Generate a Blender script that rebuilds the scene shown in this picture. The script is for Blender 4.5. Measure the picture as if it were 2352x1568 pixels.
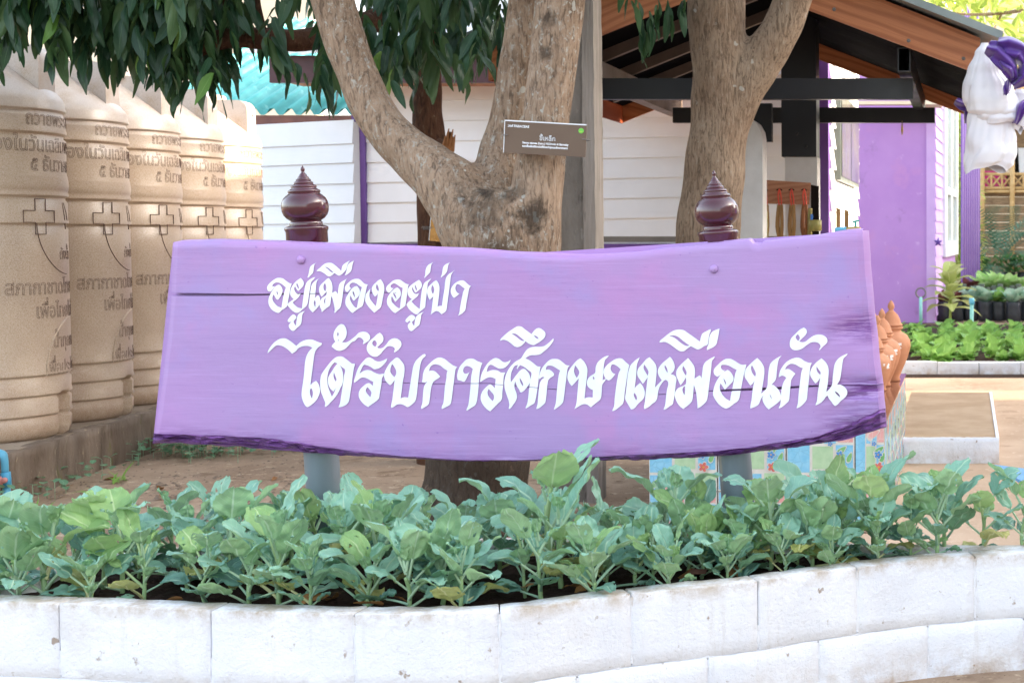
import bpy, bmesh, math, random
from math import sin, cos, pi, radians, atan, tan, sqrt, exp
from mathutils import Vector, Matrix, noise, geometry
for o in list(bpy.data.objects): bpy.data.objects.remove(o)
SC = bpy.context.scene
COL = SC.collection
# ------------------------------------------------------------------ camera, sky, sun, exposure
FPX, PX0, PY0, PITCH = 3266.7, 2220.0, 673.0, atan(0.041)      # a 50 mm lens on a 36 mm sensor, view shifted to the left
CAMZ = 1.30
cam = bpy.data.cameras.new('camera')
cam.lens = 50; cam.sensor_width = 36; cam.clip_start = 0.05; cam.clip_end = 500
cam.shift_x = -(PX0 - 1176) / 2352
cam.shift_y = -(784 - PY0) / 2352
cam.dof.use_dof = True; cam.dof.focus_distance = 4.6; cam.dof.aperture_fstop = 9
camo = bpy.data.objects.new('camera', cam); COL.objects.link(camo)
camo.location = (0, 0, CAMZ); camo.rotation_euler = (pi/2 - PITCH, 0, 0)
SC.camera = camo
SUN_EL, SUN_AZ = radians(19), radians(10)       # azimuth: from +X turned towards +Y
wd = bpy.data.worlds.new('World'); SC.world = wd; wd.use_nodes = True
nt = wd.node_tree
sky = nt.nodes.new('ShaderNodeTexSky'); sky.sky_type = 'NISHITA'; sky.sun_disc = False
sky.sun_elevation = SUN_EL; sky.sun_rotation = pi/2 - SUN_AZ
sky.air_density = 1.0; sky.dust_density = 3.0; sky.ozone_density = 0.6
hs = nt.nodes.new('ShaderNodeHueSaturation'); hs.inputs['Saturation'].default_value = 0.55      # thin haze veils the blue
nt.links.new(sky.outputs[0], hs.inputs['Color']); nt.links.new(hs.outputs[0], nt.nodes['Background'].inputs[0])
nt.nodes['Background'].inputs[1].default_value = 0.15
sl = bpy.data.lights.new('sun', 'SUN'); sl.energy = 2.3; sl.angle = radians(0.6); sl.color = (1.0, 0.80, 0.56)
so = bpy.data.objects.new('sun', sl); COL.objects.link(so)
sdir = Vector((cos(SUN_EL)*cos(SUN_AZ), cos(SUN_EL)*sin(SUN_AZ), sin(SUN_EL)))
so.rotation_euler = sdir.to_track_quat('Z', 'Y').to_euler()
so.location = (20, 4, 12)
SC.view_settings.view_transform = 'Standard'; SC.view_settings.look = 'None'
SC.view_settings.exposure = 2.72; SC.view_settings.gamma = 1.0
SC.view_settings.use_curve_mapping = False
SC.cycles.max_bounces = 8; SC.cycles.diffuse_bounces = 4; SC.cycles.transparent_max_bounces = 8
SC.cycles.use_denoising = True
# ------------------------------------------------------------------ helpers
def ray(px, py):
    a, b = (px - PX0) / FPX, -(py - PY0) / FPX
    return Vector((a, b*sin(PITCH) + cos(PITCH), b*cos(PITCH) - sin(PITCH)))
def W(px, py, Y):                # the point seen at (px, py) of the 2352 px wide photograph that stands Y metres ahead
    r = ray(px, py); return Vector((0, 0, CAMZ)) + r * (Y / r.y)
def G(px, py, z=0.0):            # ... or that lies at height z
    r = ray(px, py); return Vector((0, 0, CAMZ)) + r * ((z - CAMZ) / r.z)
def pxm(Y): return Y / FPX       # metres per photograph pixel at distance Y
def lin(c):
    if isinstance(c, str):
        c = [int(c[i:i+2], 16)/255 for i in (0, 2, 4)]
        c = [x/12.92 if x <= .04045 else ((x+.055)/1.055)**2.4 for x in c]
    return (c[0], c[1], c[2], 1.0)
class MB:                        # collects geometry for ONE mesh
    def __init__(s): s.v = []; s.f = []; s.m = []; s.uv = {}
    def add(s, vs, fs, mi=0):
        o = len(s.v); s.v += [tuple(v) for v in vs]
        s.f += [tuple(o+i for i in f) for f in fs]; s.m += [mi]*len(fs); return s
    def hexa(s, p, mi=0):        # 8 corners: 4 of one face, 4 of the opposite one
        return s.add(p, [(3,2,1,0),(4,5,6,7),(0,1,5,4),(1,2,6,5),(2,3,7,6),(3,0,4,7)], mi)
    def box(s, a, b, mi=0):
        (x0,y0,z0),(x1,y1,z1) = a, b
        return s.hexa([(x0,y0,z0),(x1,y0,z0),(x1,y1,z0),(x0,y1,z0),(x0,y0,z1),(x1,y0,z1),(x1,y1,z1),(x0,y1,z1)], mi)
    def prism(s, poly, d, mi=0): # polygon of 3D points pushed along vector d
        n = len(poly); d = Vector(d); poly = [Vector(p) for p in poly]
        vs = poly + [p + d for p in poly]
        fs = [tuple(range(n)), tuple(range(2*n-1, n-1, -1))] + [((i+1)%n, i, n+i, n+(i+1)%n) for i in range(n)]
        return s.add(vs, fs, mi)
    def ptube(s, pts, rad, seg=10, sub=4, cap=True, mi=0, wob=0, wsc=6, flat=1):
        pts = [Vector(p) for p in pts]
        P, R = [], []
        n = len(pts)
        for i in range(n-1):
            p0, p1, p2, p3 = pts[max(i-1,0)], pts[i], pts[i+1], pts[min(i+2,n-1)]
            for k in range(sub):
                t = k/sub
                P.append(.5*((2*p1)+(p2-p0)*t+(2*p0-5*p1+4*p2-p3)*t*t+(3*p1-p0-3*p2+p3)*t**3))
                u = t*t*(3-2*t); R.append(rad[i]*(1-u)+rad[i+1]*u)
        P.append(pts[-1]); R.append(rad[-1])
        vs = []; prev = None
        for i, p in enumerate(P):
            d = (P[min(i+1,len(P)-1)] - P[max(i-1,0)]).normalized()
            if prev is None:
                prev = d.orthogonal().normalized() if abs(d.z) < .9 else (Vector((1,0,0)) - d*d.x).normalized()
            prev = (prev - d*prev.dot(d)).normalized(); b = d.cross(prev)
            for k in range(seg):
                a = 2*pi*k/seg; q = p + (prev*cos(a) + b*sin(a)*flat)*R[i]
                if wob: q = q + (q-p)*wob*noise.noise(q*wsc)
                vs.append(q)
        fs = []
        for i in range(len(P)-1):
            for k in range(seg):
                a, b = i*seg+k, i*seg+(k+1)%seg
                fs.append((a, b, b+seg, a+seg))
        if cap: fs.append(tuple(range(seg-1,-1,-1))); fs.append(tuple(range(len(vs)-seg, len(vs))))
        return s.add(vs, fs, mi)
    def lathe(s, prof, c=(0,0,0), seg=24, mi=0, axis=None, fold=None):
        vs = []; c = Vector(c); ax = Vector(axis) if axis else Vector((0,0,1))
        q = Vector((0,0,1)).rotation_difference(ax)
        for j, (r, z) in enumerate(prof):
            for k in range(seg):
                a = 2*pi*k/seg; rr = r if not fold else r*fold(a, j/(len(prof)-1))
                vs.append(c + q @ Vector((rr*cos(a), rr*sin(a), z)))
        fs = []
        for j in range(len(prof)-1):
            for k in range(seg):
                a, b = j*seg+k, j*seg+(k+1)%seg; fs.append((a, b, b+seg, a+seg))
        fs.append(tuple(range(seg-1,-1,-1))); fs.append(tuple(range(len(vs)-seg, len(vs))))
        return s.add(vs, fs, mi)
    def mesh(s, name, mats=None, smooth=False):
        me = bpy.data.meshes.new(name); me.from_pydata(s.v, [], s.f)
        for m in (mats if isinstance(mats, (list, tuple)) else [mats] if mats else []): me.materials.append(m)
        if any(s.m): me.polygons.foreach_set('material_index', s.m)
        if smooth: me.polygons.foreach_set('use_smooth', [True]*len(me.polygons))
        me.update(); return me
    def build(s, name, mats, parent=None, smooth=False, angle=None):
        return obj(name, s.mesh(name, mats, smooth or angle is not None), parent, angle)
def obj(name, me, parent=None, angle=None):
    if angle is not None: me.set_sharp_from_angle(angle=radians(angle))
    o = bpy.data.objects.new(name, me); COL.objects.link(o)
    if parent is not None:
        o.parent = parent
        if parent.type == 'EMPTY': o.matrix_parent_inverse = Matrix.Translation(-Vector(parent.location))
    return o
def thing(name, label, cat, loc=(0,0,0), group=None, rotz=0):
    o = bpy.data.objects.new(name, None); COL.objects.link(o)
    o.location = loc; o.rotation_euler = (0,0,rotz); o.empty_display_size = .1
    return tag(o, label, cat, group)
def tag(o, label=None, cat=None, group=None, kind=None):
    if label: o['label'] = label
    if cat: o['category'] = cat
    if group: o['group'] = group
    if kind: o['kind'] = kind
    return o
def local(o, parent):            # child given in the parent's own coordinates
    o.parent = parent; o.matrix_parent_inverse = Matrix.Identity(4); return o
def copy_tree(src, loc, rotz, label=None, scale=1.0):
    r = src.copy(); COL.objects.link(r); r.location = loc; r.rotation_euler = (0,0,rotz); r.scale = (scale,)*3
    if label: r['label'] = label
    for ch in src.children:
        c = ch.copy(); COL.objects.link(c); c.parent = r
        for g in ch.children:
            d = g.copy(); COL.objects.link(d); d.parent = c
    return r
# text drawn from the bundled letter shapes; tone marks that sit above a vowel are lifted
ADV = {' ':.278,'&':.625,'(':.323,')':.323,'.':.219,'0':.5,'1':.5,'5':.5,'6':.5,'A':.667,'B':.563,'C':.708,'D':.75,'E':.5,'F':.469,'H':.729,'I':.25,'L':.49,'N':.781,'P':.51,'S':.458,'a':.427,'b':.5,'e':.479,'i':.219,'m':.771,'n':.5,'r':.396,'s':.385,'w':.719,'y':.438,'ก':.6,'ข':.547,'ค':.614,'ง':.537,'ฉ':.604,'ช':.55,'ด':.616,'ต':.636,'ถ':.602,'ท':.609,'ธ':.544,'น':.613,'บ':.604,'ป':.605,'พ':.695,'ภ':.603,'ม':.614,'ย':.594,'ร':.488,'ล':.571,'ว':.492,'ศ':.628,'ษ':.64,'ส':.572,'ห':.587,'อ':.574,'ะ':.338,'า':.406,'ำ':.406,'เ':.295,'แ':.568,'โ':.308,'ใ':.289,'ไ':.304,'๕':.54}
UPPER = 'ัิีื็'
def glyphs(body, size, bevel):
    def run(s):
        c = bpy.data.curves.new('lettering', 'FONT'); c.body = s; c.size = size
        c.fill_mode = 'NONE'; c.bevel_depth = bevel; c.bevel_resolution = 0; c.resolution_u = 3
        o = bpy.data.objects.new('lettering', c); COL.objects.link(o)
        me = o.evaluated_get(bpy.context.evaluated_depsgraph_get()).to_mesh()
        vs = [v.co.copy() for v in me.vertices]; fs = [tuple(p.vertices) for p in me.polygons]
        bpy.data.objects.remove(o); bpy.data.curves.remove(c); return vs, fs
    base = ''; lifted = []; x = 0
    for i, ch in enumerate(body):
        if ch in '่้์' and i and (body[i-1] in UPPER or (i+1 < len(body) and body[i+1] == 'ำ')): lifted.append((ch, x))
        else: base += ch; x += ADV.get(ch, 0)
    vs, fs = run(base)
    for ch, x in lifted:
        a, b = run(ch); o = len(vs)
        vs += [v + Vector((x*size, .17*size, 0)) for v in a]; fs += [tuple(i+o for i in f) for f in b]
    return vs, fs
def width(body, size): return sum(ADV.get(c, 0) for c in body)*size
# ------------------------------------------------------------------ materials
class NM:
    def __init__(s, name):
        s.m = bpy.data.materials.new(name); s.m.use_nodes = True; s.t = s.m.node_tree
        s.b = s.t.nodes['Principled BSDF']; s.out = s.t.nodes['Material Output']
    def n(s, typ, **k):
        nd = s.t.nodes.new('ShaderNode'+typ)
        for a, v in k.items():
            if a.startswith('_'): setattr(nd, a[1:], v)
            else: nd.inputs[a.replace('_',' ')].default_value = v
        return nd
    def l(s, a, b): s.t.links.new(a, b); return b
    def co(s, kind='Object', scale=(1,1,1)):
        c = s.n('TexCoord'); mp = s.n('Mapping', Scale=scale); s.l(c.outputs[kind], mp.inputs[0]); return mp.outputs[0]
    def noise(s, vec, scale, detail=6, rough=.6, dist=0):
        n = s.n('TexNoise', Scale=scale, Detail=detail, Roughness=rough, Distortion=dist)
        if vec: s.l(vec, n.inputs['Vector'])
        return n.outputs['Fac']
    def rng(s, f, a, b, c=0, d=1):
        n = s.n('MapRange'); n.inputs[1].default_value = a; n.inputs[2].default_value = b
        n.inputs[3].default_value = c; n.inputs[4].default_value = d; s.l(f, n.inputs[0]); return n.outputs[0]
    def mix(s, f, a, b, mode='MIX'):
        n = s.n('Mix', _data_type='RGBA', _blend_type=mode)
        for v, i in ((f, 0), (a, 6), (b, 7)):
            if hasattr(v, 'links'): s.l(v, n.inputs[i])
            else: n.inputs[i].default_value = v
        return n.outputs[2]
    def math(s, op, a, b=None):
        n = s.n('Math', _operation=op)
        for v, i in ((a, 0), (b, 1)):
            if v is None: continue
            if hasattr(v, 'links'): s.l(v, n.inputs[i])
            else: n.inputs[i].default_value = v
        return n.outputs[0]
    def bump(s, h, strength=.3, dist=.01, prev=None):
        n = s.n('Bump', Strength=strength, Distance=dist); s.l(h, n.inputs['Height'])
        if prev: s.l(prev, n.inputs['Normal'])
        return n.outputs[0]
    def done(s, col=None, rough=.6, nor=None, spec=.5, metal=0, coat=0):
        if col is not None:
            if hasattr(col, 'links'): s.l(col, s.b.inputs['Base Color'])
            else: s.b.inputs['Base Color'].default_value = col
        if hasattr(rough, 'links'): s.l(rough, s.b.inputs['Roughness'])
        else: s.b.inputs['Roughness'].default_value = rough
        if nor: s.l(nor, s.b.inputs['Normal'])
        s.b.inputs['Specular IOR Level'].default_value = spec
        s.b.inputs['Metallic'].default_value = metal; s.b.inputs['Coat Weight'].default_value = coat
        return s.m
def mk(name, c1, c2=None, scale=4, rough=.6, bump=0, bscale=None, bdist=.01, stretch=(1,1,1), spec=.4, lo=.35, hi=.65, spots=(), metal=0, coat=0, coord='Object', detail=6):
    k = NM(name); v = k.co(coord, stretch)
    col = lin(c1)
    f = k.noise(v, scale, detail)
    if c2: col = k.mix(k.rng(f, lo, hi), lin(c1), lin(c2))
    for i, (sc_, ss, a, b) in enumerate(spots):
        off = k.n('Mapping', Location=(3.1*i+1.7, 7.3*i, 2.9)); k.l(v, off.inputs[0])
        col = k.mix(k.rng(k.noise(off.outputs[0], ss, 5, .65), a, b), col, lin(sc_))
    nor = k.bump(k.noise(v, bscale or scale*6, 5, .65), bump, bdist) if bump else None
    r = k.rng(f, .3, .7, max(rough-.08, .02), min(rough+.08, 1))
    return k.done(col, r, nor, spec, metal, coat)
def leafmat(name, c1, c2, back, vein, transl=.3, rough=.45, nv=6, veinw=.5, spots=None):
    k = NM(name); tc = k.n('TexCoord'); sp = k.n('SeparateXYZ'); k.l(tc.outputs['UV'], sp.inputs[0])
    a = k.math('ABSOLUTE', k.math('SUBTRACT', sp.outputs[0], .5)); v = sp.outputs[1]
    mid = k.rng(a, .012, .035, 1, 0)
    w = k.math('FRACT', k.math('SUBTRACT', k.math('MULTIPLY', v, nv), k.math('MULTIPLY', a, nv*.62)))
    w = k.math('ABSOLUTE', k.math('SUBTRACT', w, .5))
    side = k.rng(w, .0, .055, veinw, 0)
    vn = k.math('MAXIMUM', mid, side)
    inf = k.n('ObjectInfo'); nz = k.noise(tc.outputs['Object'], 14, 4)
    f = k.math('ADD', k.math('MULTIPLY', inf.outputs['Random'], .75), k.math('MULTIPLY', nz, .4))
    col = k.mix(k.rng(f, .15, .95), lin(c1), lin(c2))
    if spots:
        col = k.mix(k.rng(k.noise(tc.outputs['Object'], 60, 3), .68, .72), col, lin(spots))
    ge = k.n('NewGeometry'); col = k.mix(k.math('MULTIPLY', ge.outputs['Backfacing'], .8), col, lin(back))
    col = k.mix(k.math('MULTIPLY', vn, .78), col, lin(vein))
    nor = k.bump(k.math('ADD', k.math('MULTIPLY', vn, .6), k.math('MULTIPLY', nz, .5)), .35, .004)
    k.done(col, rough, nor, .35)
    tr = k.n('BsdfTranslucent'); k.l(k.mix(.5, col, lin(vein)), tr.inputs[0])
    ms = k.n('MixShader'); ms.inputs[0].default_value = transl
    k.l(k.b.outputs[0], ms.inputs[1]); k.l(tr.outputs[0], ms.inputs[2]); k.l(ms.outputs[0], k.out.inputs[0])
    return k.m
def barkmat(name, c1, c2, dark, lichen, lich=.60, stripe=9, lsc=9, darkamt=.62, bump=1.0, knots=()):
    k = NM(name); v = k.co('Object'); vs = k.co('Object', (1, 1, .22)); vm = k.co('Object', (1, 1, .6))
    g = k.noise(vs, stripe*5.5, 6, .72, .8); f = k.noise(v, 3.5, 5)
    col = k.mix(k.rng(f, .35, .65), lin(c1), lin(c2))
    col = k.mix(k.rng(g, .52, .36, 0, .75), col, lin(dark))
    col = k.mix(k.rng(g, .56, .70, 0, .45), col, lin(lichen))
    col = k.mix(k.rng(k.noise(v, 1.9, 4, .6), darkamt, darkamt+.1, 0, .8), col, lin(dark))
    l1 = k.noise(vm, lsc*2.6, 7, .78, .6); l2 = k.noise(v, 2.3, 3)
    lf = k.math('MULTIPLY', k.rng(l1, lich, lich+.07, 0, .8), k.rng(l2, .36, .5))
    col = k.mix(lf, col, lin(lichen))
    big = k.noise(v, lsc*.9, 2, .5); col = k.mix(k.rng(big, .71, .725, 0, .9), col, lin(lichen))
    for (kx, ky, kz), kr, amt in knots:              # dark knots and weeping stains at their own places
        vd = k.n('VectorMath', _operation='DISTANCE'); k.l(k.co(), vd.inputs[0]); vd.inputs[1].default_value = (kx, ky, kz)
        dd = k.math('ADD', vd.outputs['Value'], k.math('MULTIPLY', k.math('SUBTRACT', k.noise(v, 16, 5, .7), .5), kr*2.2))
        col = k.mix(k.rng(dd, kr*1.15, kr*.55, 0, amt), col, lin('2b241f'))
    h = k.math('ADD', g, k.math('MULTIPLY', l1, .5))
    return k.done(col, .85, k.bump(h, bump, .022), .2)
MT = {}
MT['sand'] = mk('sandy_ground', 'a9937d', '927c68', 1.1, .95, .5, 30, .02, spec=.1, spots=[('7d6855', 5, .54, .68), ('bba78f', 16, .58, .66), ('65523f', 42, .62, .68)])
MT['soil'] = mk('garden_soil', '3a2a22', '2a1f1a', 9, .95, 1.0, 38, .03, spec=.15, spots=[('54402f', 26, .60, .70)])
def whitewash():
    k = NM('whitewashed_block'); v = k.co('Object'); f = k.noise(v, 5, 6); fine = k.noise(v, 90, 4, .7)
    col = k.mix(k.rng(f, .3, .7), lin('e9ebf0'), lin('dcdfe7'))
    col = k.mix(k.rng(k.noise(v, 2.2, 6, .7), .56, .74, 0, .55), col, lin('c9c0b4'))
    col = k.mix(k.rng(k.noise(v, 23, 4, .6), .66, .72, 0, .8), col, lin('8f7a63'))
    sx = k.n('SeparateXYZ'); k.l(v, sx.inputs[0])
    edge = k.math('MULTIPLY', k.rng(sx.outputs[2], .300, .340), k.rng(k.noise(v, 9, 6, .75), .38, .60))
    col = k.mix(k.math('MULTIPLY', edge, .85), col, lin('a8967e'))
    stv = k.noise(k.co('Object', (1,1,.12)), 16, 5, .7); col = k.mix(k.rng(stv, .58, .76, 0, .45), col, lin('b9b2a8'))
    low = k.math('MULTIPLY', k.rng(sx.outputs[2], .10, .0), k.rng(k.noise(v, 8, 5, .7), .40, .66))
    col = k.mix(k.math('MULTIPLY', low, .8), col, lin('a88c6e'))
    pit = k.rng(fine, .30, .36, 1, 0)
    col = k.mix(k.math('MULTIPLY', pit, .35), col, lin('9c958c'))
    n1 = k.bump(fine, .7, .005); n2 = k.bump(k.noise(v, 14, 5), .5, .012, n1)
    return k.done(col, .85, n2, .2)
MT['wash'] = whitewash()
MT['mortar'] = mk('mortar', 'bdb9b4', '6e655c', 26, .95, .8, 70, .01, spec=.1)
MT['plinth'] = mk('mossy_concrete', '85776a', '66594d', 6, .95, .8, 40, .015, spec=.15, stretch=(1,1,.35), spots=[('4d4032', 7, .56, .68), ('6b6a3c', 9, .62, .72), ('a5967f', 22, .62, .7)])
MT['slab'] = mk('worn_concrete', '9b8d7d', '857563', 5, .95, .6, 50, .01, spec=.15, spots=[('6d5c49', 12, .6, .7)])
MT['pole'] = mk('weathered_concrete', '8f8880', '79726a', 8, .95, 1, 60, .015, spec=.15, stretch=(1,1,.3), spots=[('4f4a45', 14, .6, .7), ('aaa59c', 22, .62, .7)])
MT['pole_edge'] = mk('weathered_concrete_edge', 'a09890', '847c74', 18, .95, 1, 60, .01, spec=.15, stretch=(1,1,.08), spots=[('5d5650', 30, .6, .7)])
def siding(name, c1, c2):
    k = NM(name); v = k.co('Object', (1.0, 1, 9)); g = k.noise(v, 7, 6, .6, 1.4)
    w = k.n('TexWave', _wave_type='RINGS', _rings_direction='Z', Scale=2.2, Distortion=7.0, Detail=3.0)
    k.l(k.co('Object', (.8, 1, 5)), w.inputs['Vector'])
    col = k.mix(k.rng(k.noise(k.co(), 1.3, 4), .35, .65), lin(c1), lin(c2))
    inf = k.n('ObjectInfo'); col = k.mix(k.math('MULTIPLY', inf.outputs['Random'], .35), col, lin(c2))
    h = k.math('ADD', g, k.math('MULTIPLY', w.outputs['Fac'], .5))
    return k.done(col, .55, k.bump(h, .22, .004), .35)
MT['siding'] = siding('white_siding_paint', 'eceff4', 'e2e4e8')
MT['siding_cool'] = siding('cool_white_siding_paint', 'd9dce2', 'cdd2da')
MT['purple_trim'] = mk('deep_purple_paint', '6a4796', '5d3d87', 3, .45, .1, 30, spec=.4)
MT['purple_wall'] = mk('lilac_wall_paint', 'b48acb', 'aa7fc4', 1.2, .6, .1, 40, .004, spec=.3, spots=[('bd8ac2', 1.6, .55, .72), ('9d78b4', 2.7, .62, .74), ('c3a0d4', 7, .64, .72)])
MT['lilac'] = mk('pale_lilac_paint', 'c7a9dc', 'bd9cd6', 2, .6, spec=.3)
MT['maroon'] = mk('maroon_paint', '4a2a33', '3f232c', 4, .4, spec=.4)
MT['black_steel'] = mk('black_painted_steel', '15171d', '1a1c22', 6, .38, .05, 60, spec=.45)
MT['black_panel'] = mk('black_roof_lining', '08090d', '0b0c11', 3, .9, spec=.03)
MT['taupe'] = mk('taupe_steel', '7b6c63', '6f6058', 5, .5, spec=.4)
MT['roof_metal'] = mk('grey_green_roof_sheet', '8f9a98', '7f8b8b', 4, .42, .1, 50, spec=.5)
def woodgrain(name, c1, c2, c3, sc=1.0, axis=(1,1,1), rough=.5, dist=6, rot=0):
    k = NM(name); mp = k.n('Mapping', Scale=axis); rm = k.n('Mapping', Rotation=(0,rot,0)); k.l(k.n('TexCoord').outputs['Object'], rm.inputs[0]); k.l(rm.outputs[0], mp.inputs[0]); v = mp.outputs[0]
    w = k.n('TexWave', _wave_type='RINGS', _rings_direction='Y', Scale=5*sc, Distortion=dist, Detail=2.0)
    w.inputs['Detail Scale'].default_value = .55; w.inputs['Detail Roughness'].default_value = .45
    k.l(v, w.inputs['Vector'])
    fm = k.n('Mapping', Scale=(axis[0]*2, axis[1]*2, axis[2]*40)); k.l(rm.outputs[0], fm.inputs[0]); fine = k.noise(fm.outputs[0], 6, 4)
    col = k.mix(k.rng(w.outputs['Fac'], .35, .95, 0, .8), lin(c1), lin(c2))
    col = k.mix(k.rng(fine, .5, .7, 0, .5), col, lin(c3))
    return k.done(col, rough, k.bump(fine, .15, .003), .4)
MT['fascia'] = woodgrain('orange_wood_grain', 'bd7a50', '9c5c38', '7e4426', .8, (.30, 1, 1.6), dist=14, rot=-.364)
MT['fascia_l'] = woodgrain('orange_wood_grain_mirrored', 'bd7a50', '9c5c38', '7e4426', .8, (.30, 1, 1.6), dist=14, rot=.385)
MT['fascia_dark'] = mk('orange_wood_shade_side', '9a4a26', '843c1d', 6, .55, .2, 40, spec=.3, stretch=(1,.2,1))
MT['copper_wood'] = woodgrain('reddish_wood', 'b07c5c', '9c6648', '8a5a40', 2, (.5,1,1))
MT['white_col'] = mk('white_column_paint', 'd6d6d6', 'c6c4c2', 3, .75, .2, 40, .006, spec=.2)
MT['grey_bar'] = mk('grey_steel', '77736f', '68645f', 5, .45, spec=.5)
MT['glass'] = mk('dark_window_glass', '4a5250', '6d6f63', 3, .06, spec=.7)
MT['frame_dark'] = mk('green_grey_frame', '5a6360', '4c5452', 3, .4, spec=.5)
MT['white_paint'] = mk('white_gloss_paint', 'e2e6e8', 'd8dcdf', 4, .35, spec=.5)
MT['cream'] = mk('cream_wall_paint', 'e8dcc4', 'decfb3', 1, .7, spec=.2)
MT['teal_roof'] = mk('turquoise_roof_sheet', '5fb9b2', '46a09c', 2.5, .4, .15, 20, spec=.5, spots=[('8fd0c8', 6, .58, .7)])
MT['gutter'] = mk('rusty_maroon_gutter', '6d4a45', '8a5e50', 3, .55, .1, 40, spec=.3)
MT['bamboo_wall'] = mk('bamboo_plank', '9d8465', '7d6850', 5, .7, .3, 30, spec=.3, stretch=(1,1,4), spots=[('6e5033', 6, .58, .7)])
MT['bamboo_pale'] = mk('pale_bamboo', 'd0b27f', 'b9965f', 7, .5, spec=.4)
MT['pink'] = mk('pink_cloth', 'd8408a', 'c23078', 5, .7)
MT['thatch'] = mk('dry_thatch', 'a98a60', '7c6242', 14, .95, .8, 60, .03, stretch=(1,1,.2), spec=.1)
MT['dark'] = mk('dark_interior', '1b1715', '241f1b', 3, .9, spec=.1)
MT['purple_post'] = mk('purple_ribbed_paint', '9673c4', '8b67bb', 2, .45, spec=.4)
# ------------------------------------------------------------------ the setting: ground
mb = MB(); N = 90
def gx(i): t = i/N*2-1; return -2 + 70*t*abs(t)**1.6
def gy(i): t = i/N*2-1; return 9 + 75*t*abs(t)**1.6
vs = []
for j in range(N+1):
    for i in range(N+1):
        x, y = gx(i), gy(j)
        h = 0.025*noise.noise(Vector((x*1.1, y*1.1, 3))) + 0.008*noise.noise(Vector((x*5, y*5, 1)))
        if x > -1.2: h *= .3
        vs.append((x, y, h - .012))
fs = [(j*(N+1)+i, j*(N+1)+i+1, (j+1)*(N+1)+i+1, (j+1)*(N+1)+i) for j in range(N) for i in range(N)]
mb.add(vs, fs); tag(mb.build('ground', MT['sand'], smooth=True), kind='structure')
mb = MB(); vs = []; nx, ny = 30, 60
for j in range(ny+1):
    for i in range(nx+1):
        y = 4.75+8.1*j/ny; x = -1.05+.12*noise.noise(Vector((0,y*.8,2)))+(3.6)*i/nx
        vs.append((x, y, .004+.003*noise.noise(Vector((x*2,y*2,5)))))
mb.add(vs, [(j*(nx+1)+i, j*(nx+1)+i+1, (j+1)*(nx+1)+i+1, (j+1)*(nx+1)+i) for j in range(ny) for i in range(nx)])
tag(mb.build('path', mk('pale_packed_sand','c2a88f','b0967d',1.4,.95,.35,45,.012,spec=.1,spots=[('9d846d',6,.58,.7),('d2bca4',20,.6,.7)]), smooth=True), kind='structure')
# ------------------------------------------------------------------ planter: curved block wall and its soil
ZT = 0.343
front = [G(x, y, ZT) for x, y in ((-330,1372),(-120,1380),(125,1386),(300,1393),(468,1401),(640,1405),(820,1409),(1000,1409),(1160,1401),(1300,1383),(1450,1364),(1590,1349),(1730,1335),(1860,1316),(1980,1301),(2110,1286),(2240,1276),(2352,1270),(2480,1266),(2650,1264))]
back = [G(x, y, ZT) for x, y in ((-330,1352),(-110,1352),(0,1340),(75,1318),(300,1262),(700,1240),(1176,1232),(1700,1240),(1900,1243),(2140,1247),(2352,1250),(2480,1251),(2650,1252))]
def resample(pts, step=.03):
    out = [pts[0]]; acc = 0; n = len(pts); dense = []
    for i in range(n-1):
        p0, p1, p2, p3 = pts[max(i-1,0)], pts[i], pts[i+1], pts[min(i+2,n-1)]
        for k in range(24):
            t = k/24; dense.append(.5*((2*p1)+(p2-p0)*t+(2*p0-5*p1+4*p2-p3)*t*t+(3*p1-p0-3*p2+p3)*t**3))
    dense.append(pts[-1])
    for a, b in zip(dense, dense[1:]):
        acc += (b-a).length
        if acc >= step: out.append(b); acc = 0
    return out
FP = resample(front, .035); BP = resample(back, .05)
def nearest(path, p): return min(range(len(path)), key=lambda i: (path[i]-p).length)
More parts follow.
